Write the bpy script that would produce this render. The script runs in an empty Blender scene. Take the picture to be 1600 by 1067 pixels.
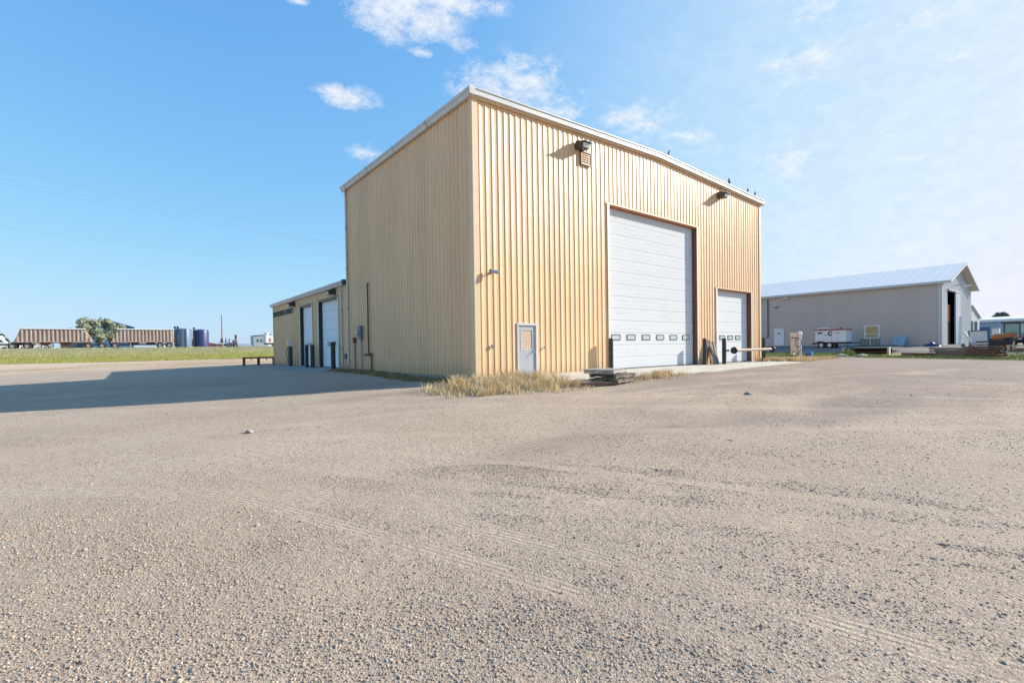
import bpy, math, random
import numpy as np
from mathutils import Matrix, Vector
random.seed(7); rng = np.random.default_rng(7)
R = math.radians
scn = bpy.context.scene
col = scn.collection

# ------------------------------------------------------------------ camera
cam_loc = Vector((-10.3847, -15.2593, 1.142))
yaw, pitch, roll = -0.6724, -0.0152, -0.0147
fw = Vector((-math.sin(yaw)*math.cos(pitch), math.cos(yaw)*math.cos(pitch), math.sin(pitch)))
r0 = Vector((math.cos(yaw), math.sin(yaw), 0)); u0 = r0.cross(fw)
rt = math.cos(roll)*r0 + math.sin(roll)*u0; up = -math.sin(roll)*r0 + math.cos(roll)*u0
cd = bpy.data.cameras.new('camera'); cam = bpy.data.objects.new('camera', cd); col.objects.link(cam)
m = Matrix((( rt.x, up.x, -fw.x, cam_loc.x), (rt.y, up.y, -fw.y, cam_loc.y), (rt.z, up.z, -fw.z, cam_loc.z), (0, 0, 0, 1)))
cam.matrix_world = m
cd.sensor_width = 36; cd.lens = 752.2186/1600*36; cd.shift_y = 21.04/1600
cd.clip_start = 0.05; cd.clip_end = 6000
scn.camera = cam

# ------------------------------------------------------------------ sky, sun, exposure
SKYCURVE = ((4.25, 4.0), (4.0, 2.05), (4.6, 1.35))
SUN_EL, SUN_AZ = 25.6, -20.0           # azimuth measured from +X, anticlockwise
w = bpy.data.worlds.new('World'); scn.world = w; w.use_nodes = True
nt = w.node_tree; N = nt.nodes; L = nt.links
bg = N['Background']
sky = N.new('ShaderNodeTexSky'); sky.sky_type = 'NISHITA'; sky.sun_disc = False
sky.sun_elevation = R(SUN_EL); sky.sun_rotation = R(90 - SUN_AZ)
sky.altitude = 500; sky.air_density = 1.0; sky.dust_density = 1.1; sky.ozone_density = 3.0
bg.inputs['Strength'].default_value = 0.13

def vmath(op, a, b=None):
    n = N.new('ShaderNodeVectorMath'); n.operation = op
    L.new(a, n.inputs[0])
    if b is not None:
        if isinstance(b, (tuple, list, Vector)): n.inputs[1].default_value = b
        else: L.new(b, n.inputs[1])
    return n
def smath(op, a, b=None, clamp=False):
    n = N.new('ShaderNodeMath'); n.operation = op; n.use_clamp = clamp
    for i, v in enumerate((a, b)):
        if v is None: continue
        if isinstance(v, (int, float)): n.inputs[i].default_value = v
        else: L.new(v, n.inputs[i])
    return n.outputs[0]
tc = N.new('ShaderNodeTexCoord')
# cloud layer: the view direction projected on a horizontal sheet high above
sep = N.new('ShaderNodeSeparateXYZ'); L.new(tc.outputs['Generated'], sep.inputs[0])
zc = smath('MAXIMUM', sep.outputs[2], 0.03)
cx_ = smath('DIVIDE', sep.outputs[0], zc); cy_ = smath('DIVIDE', sep.outputs[1], zc)
comb = N.new('ShaderNodeCombineXYZ'); L.new(cx_, comb.inputs[0]); L.new(cy_, comb.inputs[1])
def cloud_noise(scale, det, rough, off):
    mp = N.new('ShaderNodeMapping'); L.new(tc.outputs['Generated'], mp.inputs[0])
    mp.inputs['Location'].default_value = off; mp.inputs['Scale'].default_value = (1, 1, 1.9)
    n = N.new('ShaderNodeTexNoise'); n.inputs['Scale'].default_value = scale
    n.inputs['Detail'].default_value = det; n.inputs['Roughness'].default_value = rough
    n.inputs['Distortion'].default_value = 0.25
    L.new(mp.outputs[0], n.inputs['Vector']); return n.outputs['Fac']
def dirv(px, py):
    d = fw + rt*((px-800)/752.2) + up*((533.5+21.04-py)/752.2); return d.normalized()
total = None
nz = cloud_noise(9, 9, .66, (3.1, 1.7, .4))
nz2 = cloud_noise(30, 8, .72, (1.1, 5.7, 2.4))
nzm = smath('ADD', smath('MULTIPLY', nz, .6), smath('MULTIPLY', nz2, .4))
# a few small clouds, each a patch of the sky sphere given by its direction, spread, weight
for (px, py, rx, ry, wt) in [(615, 5, 95, 48, 1.0), (665, 38, 60, 26, .95), (700, 0, 100, 20, .8), (540, 153, 52, 17, .75), (570, 240, 42, 13, .9),
                         (800, 135, 105, 42, .8), (870, 175, 70, 30, .6), (715, 72, 30, 12, .75), (660, 82, 22, 8, .8),
                         (985, 190, 70, 34, .5), (1250, 95, 60, 40, .45), (1425, 38, 50, 16, .55), (1300, 10, 50, 20, .5),
                         (1245, 255, 60, 26, .45), (1495, 92, 26, 10, .5), (1440, 245, 60, 14, .33), (470, 2, 22, 9, .7), (880, 215, 60, 16, .6), (1080, 215, 70, 30, .35)]:
    d = dirv(px, py)
    # local frame on the sphere
    e = Vector((0, 0, 1)).cross(d).normalized(); f = d.cross(e)
    k = 752.2/ (1/ d.dot(fw))                       # pixels per radian-ish at that direction
    sx = 1.3*rx/(752.2/d.dot(fw)); sy = 1.4*ry/(752.2/d.dot(fw))
    dx = vmath('DOT_PRODUCT', tc.outputs['Generated'], e).outputs['Value']
    dy = vmath('DOT_PRODUCT', tc.outputs['Generated'], f).outputs['Value']
    dz = vmath('DOT_PRODUCT', tc.outputs['Generated'], d).outputs['Value']
    ax = smath('DIVIDE', dx, sx); ay = smath('DIVIDE', dy, sy)
    q = smath('ADD', smath('MULTIPLY', ax, ax), smath('MULTIPLY', ay, ay))
    g = smath('MULTIPLY', smath('SUBTRACT', 1.0, smath('SQRT', q), True), wt)
    g = smath('MULTIPLY', g, smath('GREATER_THAN', dz, 0.0))
    total = g if total is None else smath('MAXIMUM', total, g)
mask = smath('SUBTRACT', smath('ADD', smath('MULTIPLY', total, 1.1), smath('MULTIPLY', nzm, 4.6)), 2.50)
mask = smath('MULTIPLY', mask, smath('MULTIPLY', total, 3.0, True), True)
mask = smath('MULTIPLY', smath('SUBTRACT', 1.0, smath('POWER', smath('SUBTRACT', 1.0, mask), 1.3)), .85, True)
# thin veil of high cloud towards the sun side
dv = dirv(1480, 120)
vz = vmath('DOT_PRODUCT', tc.outputs['Generated'], dv).outputs['Value']
veil = smath('MULTIPLY', smath('SUBTRACT', vz, .70), 3.4, True)
veil = smath('MULTIPLY', smath('MULTIPLY', veil, veil), smath('ADD', smath('MULTIPLY', nz, .45), .20))
mask = smath('ADD', mask, smath('MULTIPLY', veil, smath('SUBTRACT', 1.0, mask)), True)
mixc = N.new('ShaderNodeMixRGB'); mixc.blend_type = 'MIX'
sepc = N.new('ShaderNodeSeparateColor'); L.new(sky.outputs[0], sepc.inputs[0]); cmbc = N.new('ShaderNodeCombineColor')
for i, (mm, ss) in enumerate(SKYCURVE):      # soft shoulder: the bright band at the horizon rolls off as in a photograph
    e_ = smath('EXPONENT', smath('MULTIPLY', sepc.outputs[i], -1/ss)); L.new(smath('MULTIPLY', smath('SUBTRACT', 1.0, e_), mm), cmbc.inputs[i])
L.new(mask, mixc.inputs[0]); L.new(cmbc.outputs[0], mixc.inputs[1]); 
ccol = N.new('ShaderNodeMixRGB'); L.new(smath('MULTIPLY', smath('SUBTRACT', nz2, .38), 4.0, True), ccol.inputs[0])
ccol.inputs[1].default_value = (3.7, 3.95, 4.35, 1); ccol.inputs[2].default_value = (4.5, 4.6, 4.75, 1); L.new(ccol.outputs[0], mixc.inputs[2])
tint = N.new('ShaderNodeMixRGB'); tint.blend_type = 'MULTIPLY'; tint.inputs[0].default_value = 1
tint.inputs[2].default_value = (1, 1, 1, 1)
L.new(mixc.outputs[0], tint.inputs[1]); L.new(tint.outputs[0], bg.inputs['Color'])

sd = bpy.data.lights.new('sun', 'SUN'); sun = bpy.data.objects.new('sun', sd); col.objects.link(sun)
sd.energy = 4.6; sd.angle = R(0.53); sd.color = (1.0, .935, .82)
sv = Vector((math.cos(R(SUN_EL))*math.cos(R(SUN_AZ)), math.cos(R(SUN_EL))*math.sin(R(SUN_AZ)), math.sin(R(SUN_EL))))
sun.rotation_euler = sv.to_track_quat('Z', 'Y').to_euler(); sun.location = (30, -20, 40)
scn.view_settings.view_transform = 'Standard'; scn.view_settings.look = 'None'
scn.view_settings.exposure = 0.75; scn.view_settings.gamma = 1
scn.render.engine = 'CYCLES'

# ------------------------------------------------------------------ materials
def mat(name, c, rough=.6, metal=0, var=0.0, vscale=3.0, bump=0.0, bscale=40.0, stretch=None, c2=None, spec=.5, dirt=None):
    m = bpy.data.materials.new(name); m.use_nodes = True
    t = m.node_tree; n = t.nodes; l = t.links; b = n['Principled BSDF']
    b.inputs['Roughness'].default_value = rough; b.inputs['Metallic'].default_value = metal
    b.inputs['Specular IOR Level'].default_value = spec
    b.inputs['Base Color'].default_value = (*c, 1)
    geo = n.new('ShaderNodeTexCoord'); src = geo.outputs['Object']
    if stretch:
        mp = n.new('ShaderNodeMapping'); mp.inputs['Scale'].default_value = stretch; l.new(src, mp.inputs[0]); src = mp.outputs[0]
    last = None
    if var > 0 or c2:
        nz = n.new('ShaderNodeTexNoise'); nz.inputs['Scale'].default_value = vscale; nz.inputs['Detail'].default_value = 7; nz.inputs['Roughness'].default_value = .62
        l.new(src, nz.inputs['Vector'])
        mx = n.new('ShaderNodeMixRGB'); cr = n.new('ShaderNodeMapRange')
        cr.inputs[1].default_value = .3; cr.inputs[2].default_value = .7
        l.new(nz.outputs['Fac'], cr.inputs[0]); l.new(cr.outputs[0], mx.inputs[0])
        a = c2 if c2 else tuple(x*(1-var) for x in c)
        bb = c if c2 else tuple(min(1, x*(1+var)) for x in c)
        mx.inputs[1].default_value = (*a, 1); mx.inputs[2].default_value = (*bb, 1)
        last = mx.outputs[0]; l.new(last, b.inputs['Base Color'])
    if bump > 0:
        nb = n.new('ShaderNodeTexNoise'); nb.inputs['Scale'].default_value = bscale; nb.inputs['Detail'].default_value = 5
        l.new(src, nb.inputs['Vector'])
        bp = n.new('ShaderNodeBump'); bp.inputs['Strength'].default_value = bump; bp.inputs['Distance'].default_value = .01
        l.new(nb.outputs['Fac'], bp.inputs['Height']); l.new(bp.outputs[0], b.inputs['Normal'])
    return m

def siding_mat(name, c, weather=1.0, axis=0):
    """painted steel sheet: faint per-sheet shade, run-down streaks, dust and rust near the foot"""
    m = mat(name, c, rough=.42, spec=.4); t = m.node_tree; n = t.nodes; l = t.links; b = n['Principled BSDF']
    geo = n.new('ShaderNodeNewGeometry'); sp = n.new('ShaderNodeSeparateXYZ'); l.new(geo.outputs['Position'], sp.inputs[0])
    def nm(op, a, v=None, cl=False):
        q = n.new('ShaderNodeMath'); q.operation = op; q.use_clamp = cl
        for i, x in enumerate((a, v)):
            if x is None: continue
            if isinstance(x, (int, float)): q.inputs[i].default_value = x
            else: l.new(x, q.inputs[i])
        return q.outputs[0]
    al = nm('ADD', sp.outputs[0], sp.outputs[1])
    sheet = nm('FLOOR', nm('DIVIDE', al, .9144))
    wn = n.new('ShaderNodeTexWhiteNoise'); wn.noise_dimensions = '1D'; l.new(sheet, wn.inputs['W'])
    mp = n.new('ShaderNodeMapping'); mp.inputs['Scale'].default_value = (5, 5, .22); l.new(geo.outputs['Position'], mp.inputs[0])
    st = n.new('ShaderNodeTexNoise'); st.inputs['Scale'].default_value = 1.6; st.inputs['Detail'].default_value = 8; st.inputs['Roughness'].default_value = .65; l.new(mp.outputs[0], st.inputs['Vector'])
    big = n.new('ShaderNodeTexNoise'); big.inputs['Scale'].default_value = .35; big.inputs['Detail'].default_value = 4; l.new(geo.outputs['Position'], big.inputs['Vector'])
    v = nm('ADD', nm('MULTIPLY', nm('SUBTRACT', wn.outputs['Value'], .5), .06*weather), nm('MULTIPLY', nm('SUBTRACT', st.outputs['Fac'], .5), .34*weather))
    v = nm('ADD', v, nm('MULTIPLY', nm('SUBTRACT', big.outputs['Fac'], .5), .16*weather))
    v = nm('ADD', v, 1.0)
    mx = n.new('ShaderNodeMixRGB'); mx.blend_type = 'MULTIPLY'; mx.inputs[0].default_value = 1
    cb = n.new('ShaderNodeCombineXYZ')
    for i in range(3): l.new(v, cb.inputs[i])
    mx.inputs[1].default_value = (*c, 1); l.new(cb.outputs[0], mx.inputs[2])
    # dirt splash at foot
    foot = nm('MULTIPLY', nm('SUBTRACT', 1.0, nm('DIVIDE', sp.outputs[2], .55), True), nm('MULTIPLY', st.outputs['Fac'], 1.1), True)
    mx2 = n.new('ShaderNodeMixRGB'); l.new(nm('MULTIPLY', foot, .55*weather), mx2.inputs[0]); l.new(mx.outputs[0], mx2.inputs[1]); mx2.inputs[2].default_value = (.36, .25, .14, 1)
    l.new(mx2.outputs[0], b.inputs['Base Color'])
    # oil-canning: sheet metal is never quite flat
    oc = n.new('ShaderNodeTexNoise'); oc.inputs['Scale'].default_value = 1.1; oc.inputs['Detail'].default_value = 2; l.new(geo.outputs['Position'], oc.inputs['Vector'])
    bp = n.new('ShaderNodeBump'); bp.inputs['Strength'].default_value = .35; bp.inputs['Distance'].default_value = .05
    l.new(oc.outputs['Fac'], bp.inputs['Height']); l.new(bp.outputs[0], b.inputs['Normal'])
    return m

M = {}
M['tan'] = siding_mat('tan_siding', (.765, .488, .268), 1.25)
M['tantrim'] = mat('tan_trim', (.74, .53, .32), .45, var=.06, vscale=2)
M['white_trim'] = mat('white_trim', (.56, .56, .54), .4, var=.07, vscale=1.5)
M['cream'] = mat('cream_trim', (.74, .69, .58), .45, var=.05)
M['roofm'] = mat('roof_sheet', (.66, .66, .64), .4, var=.06)
M['neighwall'] = siding_mat('grey_beige_siding', (.53, .45, .39), .6)
M['neighwhite'] = siding_mat('white_siding', (.60, .60, .585), .45)
M['neighroof'] = mat('white_roof_sheet', (.80, .78, .75), .8, var=.04, spec=.1)
M['rustred'] = mat('rust_red_oxide', (.30, .085, .035), .75, var=.3, vscale=6, c2=(.42, .17, .07))
M['rust'] = mat('rusty_steel', (.20, .085, .045), .85, var=.4, vscale=9, bump=.3)
M['palerust'] = mat('pale_rusty_pipe', (.50, .38, .31), .7, var=.2, vscale=8, c2=(.36, .22, .16))
M['bol'] = mat('dark_painted_steel', (.035, .037, .036), .55, var=.3, vscale=14, bump=.15)
M['bronze'] = mat('dark_bronze_metal', (.055, .05, .042), .45)
M['lens'] = mat('lamp_lens', (.62, .66, .66), .18)
M['chrome'] = mat('brushed_metal', (.5, .5, .5), .3, metal=.8)
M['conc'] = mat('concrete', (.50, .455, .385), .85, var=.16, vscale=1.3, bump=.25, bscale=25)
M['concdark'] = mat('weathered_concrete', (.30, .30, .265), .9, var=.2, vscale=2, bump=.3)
M['black'] = mat('black_rubber', (.02, .02, .022), .7, var=.2)
M['darkin'] = mat('dark_interior', (.03, .028, .028), .9)
M['glass'] = mat('pale_reflecting_glass', (.50, .56, .56), .08, spec=.8)
M['darkglass'] = mat('dark_glass', (.05, .06, .07), .08, spec=.8)
M['greydoor'] = mat('grey_steel_door', (.40, .42, .44), .4, var=.05)
M['board'] = mat('chipboard', (.55, .42, .31), .85, var=.25, vscale=28, bump=.2)
M['boardy'] = mat('yellow_board', (.62, .40, .17), .8, var=.2, vscale=5)
M['greybox'] = mat('grey_box', (.16, .19, .21), .5, var=.1)
M['galv'] = mat('galvanised_pipe', (.45, .46, .47), .45, metal=.3, var=.1)
M['gutwhite'] = mat('gutter_white', (.60, .59, .58), .35, var=.05)
M['wood'] = mat('weathered_wood', (.30, .25, .20), .9, var=.35, vscale=7, bump=.4, stretch=(1, 6, 6), c2=(.17, .135, .105))
M['wood2'] = mat('brown_timber', (.22, .12, .08), .9, var=.4, vscale=5, bump=.4, c2=(.11, .065, .045))
M['woodpale'] = mat('pale_timber', (.50, .40, .26), .85, var=.2, vscale=6)
M['white'] = mat('white_paint', (.78, .78, .77), .4, var=.05)
M['red'] = mat('red_paint', (.42, .035, .03), .45, var=.1)
M['maroon'] = mat('maroon_paint', (.17, .04, .035), .6, var=.2)
M['bluegreen'] = mat('blue_tank', (.10, .165, .26), .45, var=.1)
M['navy'] = mat('navy_tank', (.03, .042, .14), .4, var=.12)
M['bluewall'] = siding_mat('blue_siding', (.06, .15, .30), .4)
M['blue'] = mat('blue_paint', (.05, .17, .38), .5, var=.1)
M['ltblue'] = mat('light_blue_sheet', (.30, .45, .50), .5, var=.2, vscale=4)
M['greyblue'] = siding_mat('grey_blue_siding', (.33, .42, .50), .4)
M['shedwall'] = siding_mat('blue_grey_shed_siding', (.33, .40, .44), .4)
M['orange'] = mat('orange_paint', (.52, .14, .035), .45, var=.15)
M['hopper'] = mat('dusty_pinkish_hopper_paint', (.40, .30, .255), .65, var=.22, vscale=1.1, stretch=(2, 2, .5))
M['hoprail'] = mat('faded_pale_tarp', (.52, .50, .47), .8, var=.15)
M['frame'] = mat('dark_chassis', (.045, .038, .036), .8, var=.3)
M['rim'] = mat('dusty_rim', (.38, .35, .33), .6)
M['polewood'] = mat('grey_pole_wood', (.26, .24, .23), .9, var=.2)
M['wire'] = mat('wire', (.32, .35, .38), .6)
M['letter'] = mat('dark_lettering', (.045, .075, .08), .5)
M['beige'] = mat('beige_enamel', (.62, .56, .47), .5, var=.12, vscale=5)
M['purple'] = mat('faded_purple_machine', (.13, .10, .17), .7, var=.2)
M['bird'] = mat('dark_feather', (.10, .10, .11), .8)
M['bark'] = mat('bark', (.11, .09, .07), .9, var=.3)

def leafmat(name, c, c2):
    m = mat(name, c, .7, c2=c2, vscale=.9, spec=.2)
    b = m.node_tree.nodes['Principled BSDF']
    return m
M['leafgrey'] = leafmat('silvery_leaves', (.38, .40, .28), (.24, .265, .17))
M['leafgreen'] = leafmat('green_leaves', (.065, .11, .05), (.04, .07, .035))
M['leafdist'] = leafmat('distant_leaves', (.11, .15, .11), (.08, .115, .09))
M['leafrust'] = leafmat('rusty_weed_leaves', (.20, .10, .06), (.12, .075, .045))

# ------------------------------------------------------------------ mesh helpers
SPLIT = {'corner_trim', 'door_trim', 'side_wall', 'base_flashing', 'gutter_joint', 'landing_leg', 'discharge_hopper', 'fender', 'cab_glass', 'latch', 'hook', 'strap', 'hoop', 'bracket', 'stack', 'panel_seam', 'leg', 'deck_board', 'wings', 'legs', 'pane', 'flange', 'contents', 'loader', 'axle_beam', 'rail'}
class MB:
    def __init__(s): s.v = []; s.f = []
    def add(s, vs, fs):
        o = len(s.v); s.v += [tuple(v) for v in vs]; s.f += [tuple(i+o for i in f) for f in fs]; return s
    def box(s, x0, x1, y0, y1, z0, z1, M_=None):
        vs = [(x0,y0,z0),(x1,y0,z0),(x1,y1,z0),(x0,y1,z0),(x0,y0,z1),(x1,y0,z1),(x1,y1,z1),(x0,y1,z1)]
        if M_ is not None: vs = [tuple(M_ @ Vector(v)) for v in vs]
        return s.add(vs, [(0,3,2,1),(4,5,6,7),(0,1,5,4),(1,2,6,5),(2,3,7,6),(3,0,4,7)])
    def cbox(s, c, sz, rot=(0,0,0)):
        from mathutils import Euler
        Mx = Matrix.Translation(c) @ Euler(rot).to_matrix().to_4x4()
        return s.box(-sz[0]/2, sz[0]/2, -sz[1]/2, sz[1]/2, -sz[2]/2, sz[2]/2, Mx)
    def tube(s, pts, r, n=10, cap=True):
        pts = [Vector(p) for p in pts]; rs = r if isinstance(r, (list, tuple)) else [r]*len(pts)
        rings = []
        for i, p in enumerate(pts):
            d = (pts[min(i+1, len(pts)-1)] - pts[max(i-1, 0)]).normalized()
            a = Vector((0,0,1)) if abs(d.z) < .95 else Vector((1,0,0))
            e = d.cross(a).normalized(); f = d.cross(e)
            rings.append([p + (e*math.cos(2*math.pi*k/n) + f*math.sin(2*math.pi*k/n))*rs[i] for k in range(n)])
        o = len(s.v)
        for rg in rings: s.v += [tuple(v) for v in rg]
        for i in range(len(rings)-1):
            for k in range(n):
                a = o+i*n+k; b = o+i*n+(k+1) % n
                s.f.append((a, b, b+n, a+n))
        if cap:
            s.f.append(tuple(o+k for k in range(n))[::-1]); s.f.append(tuple(o+(len(rings)-1)*n+k for k in range(n)))
        return s
    def prism(s, prof, axis, a, b):
        """extrude a closed 2-D profile along axis ('x': prof=(y,z), 'y': prof=(x,z), 'z': prof=(x,y))"""
        def P(q, t):
            return {'x': (t, q[0], q[1]), 'y': (q[0], t, q[1]), 'z': (q[0], q[1], t)}[axis]
        n = len(prof)
        vs = [P(q, a) for q in prof] + [P(q, b) for q in prof]
        fs = [tuple(range(n))[::-1], tuple(range(n, 2*n))] + [(i, (i+1) % n, (i+1) % n+n, i+n) for i in range(n)]
        return s.add(vs, fs)
    def islands(s):
        par = list(range(len(s.v)))
        def find(a):
            while par[a] != a: par[a] = par[par[a]]; a = par[a]
            return a
        for f in s.f:
            for i in f[1:]: par[find(i)] = find(f[0])
        g = {}
        for f in s.f: g.setdefault(find(f[0]), []).append(f)
        out = []
        for fs in g.values():
            ids = sorted({i for f in fs for i in f}); mp = {v: k for k, v in enumerate(ids)}
            m_ = MB(); m_.v = [s.v[i] for i in ids]; m_.f = [tuple(mp[i] for i in f) for f in fs]; out.append(m_)
        return out
    def build(s, name, material, parent=None, bevel=0, smooth=False, loc=None):
        if name in SPLIT:
            os_ = [m_.build_one(name, material, parent, bevel, smooth, loc) for m_ in s.islands()]; return os_[0]
        return s.build_one(name, material, parent, bevel, smooth, loc)
    def build_one(s, name, material, parent=None, bevel=0, smooth=False, loc=None):
        me = bpy.data.meshes.new(name); me.from_pydata(s.v, [], s.f); me.update()
        import bmesh
        bm = bmesh.new(); bm.from_mesh(me); bmesh.ops.recalc_face_normals(bm, faces=bm.faces[:]); bm.to_mesh(me); bm.free()
        me.materials.append(material)
        if smooth: me.polygons.foreach_set('use_smooth', [True]*len(me.polygons)); me.set_sharp_from_angle(angle=R(35))
        o = bpy.data.objects.new(name, me); col.objects.link(o)
        if parent is not None: o.parent = parent
        if loc is not None: o.location = loc
        if bevel:
            b = o.modifiers.new('Bevel', 'BEVEL'); b.width = bevel; b.segments = 2; b.limit_method = 'ANGLE'; b.harden_normals = False
        return o

def tag(o, label=None, cat=None, group=None, kind=None):
    if label: o['label'] = label
    if cat: o['category'] = cat
    if group: o['group'] = group
    if kind: o['kind'] = kind
    return o
def thing(name, loc, label, cat, rz=0, group=None):
    o = bpy.data.objects.new(name, None); col.objects.link(o); o.location = loc; o.rotation_euler = (0, 0, rz); o.empty_display_size = .3
    return tag(o, label, cat, group)
def dup(root, loc, rz=None, label=None):
    r = root.copy(); col.objects.link(r); r.location = loc
    if rz is not None: r.rotation_euler = (0, 0, rz)
    if label: r['label'] = label
    for ch in [c for c in bpy.data.objects if c.parent == root]:
        c = ch.copy(); col.objects.link(c); c.parent = r
        for g in [q for q in bpy.data.objects if q.parent == ch]:
            d = g.copy(); col.objects.link(d); d.parent = c
    return r

# ------------------------------------------------------------------ terrain
def S(x, a, b):
    t = np.clip((x-a)/(b-a), 0, 1); return t*t*(3-2*t)
def hashn(ix, iy, seed):
    h = (ix.astype(np.int64)*374761393 + iy.astype(np.int64)*668265263 + seed*1442695041) & 0xffffffff
    h = ((h ^ (h >> 13))*1274126177) & 0xffffffff
    return ((h ^ (h >> 16)) & 0xffff)/65535.0
def vnoise(x, y, seed=0):
    x = np.asarray(x, float); y = np.asarray(y, float)
    ix = np.floor(x); iy = np.floor(y); fx = x-ix; fy = y-iy; fx = fx*fx*(3-2*fx); fy = fy*fy*(3-2*fy)
    a = hashn(ix, iy, seed); b = hashn(ix+1, iy, seed); c = hashn(ix, iy+1, seed); d = hashn(ix+1, iy+1, seed)
    return (a*(1-fx)+b*fx)*(1-fy) + (c*(1-fx)+d*fx)*fy
def zg(x, y):
    x = np.asarray(x, float); y = np.asarray(y, float)
    kx = .010 + .017*S(y, -9, 0)
    z = -.07 - kx*np.clip(-x, 0, 22)
    z = z - .05*S(y, 0, -3) - .015*np.clip(-y-3, 0, 14) - .13*S(x, 6, -1)*S(y, 12, 2)
    z = z*(1-S(y, 38, 57))*1.0 + .17*S(y, 38, 57)
    z = z - .10*S(y, 58, 64)*S(y, 72, 64) + 1.88*S(y, 62, 91) + .5*S(y, 100, 140)*S(x, 60, 20)
    r = .62*S(x, 38, 50) + .28*S(x, 49, 57)
    z = z + r*(1-S(y, 40, 60))
    near = S(np.hypot(x+10, y+15), 60, 10)
    z = z + near*((vnoise(x/2.3, y/2.3, 3)-.5)*.05 + (vnoise(x/.8, y/.8, 4)-.5)*.015)
    # keep clear of the slabs
    return z
def zf(x, y): return float(zg(np.array([x]), np.array([y]))[0])

def grid_axis(breaks):
    out = []
    for (a, b, st) in breaks:
        out += list(np.arange(a, b, st))
    out.append(breaks[-1][1]); return np.array(out)
gx = grid_axis([(-2500, -300, 200), (-300, -60, 20), (-60, -25, 2), (-25, 12, .4), (12, 70, 1.5), (70, 300, 20), (300, 2500, 200)])
gy = grid_axis([(-2500, -300, 200), (-300, -40, 20), (-40, -18, 2), (-18, 4, .4), (4, 110, 1.5), (110, 300, 20), (300, 2500, 200)])
def grid_mesh(name, gx, gy, zoff, material, warp=None):
    X, Y = np.meshgrid(gx, gy)
    if warp: X, Y = warp(X, Y)
    Z = zg(X, Y) + zoff
    v = np.stack([X.ravel(), Y.ravel(), Z.ravel()], 1)
    nx, ny = len(gx), len(gy)
    i = np.arange(nx-1)[None, :] + np.arange(ny-1)[:, None]*nx; i = i.ravel()
    f = np.stack([i, i+1, i+1+nx, i+nx], 1)
    me = bpy.data.meshes.new(name); me.vertices.add(len(v)); me.vertices.foreach_set('co', v.ravel().astype(np.float32))
    me.loops.add(f.size); me.polygons.add(len(f)); me.loops.foreach_set('vertex_index', f.ravel().astype(np.int32))
    me.polygons.foreach_set('loop_start', np.arange(0, f.size, 4, dtype=np.int32)); me.polygons.foreach_set('use_smooth', [True]*len(f)); me.update(calc_edges=True); me.validate()
    me.materials.append(material); o = bpy.data.objects.new(name, me); col.objects.link(o); return o

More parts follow.
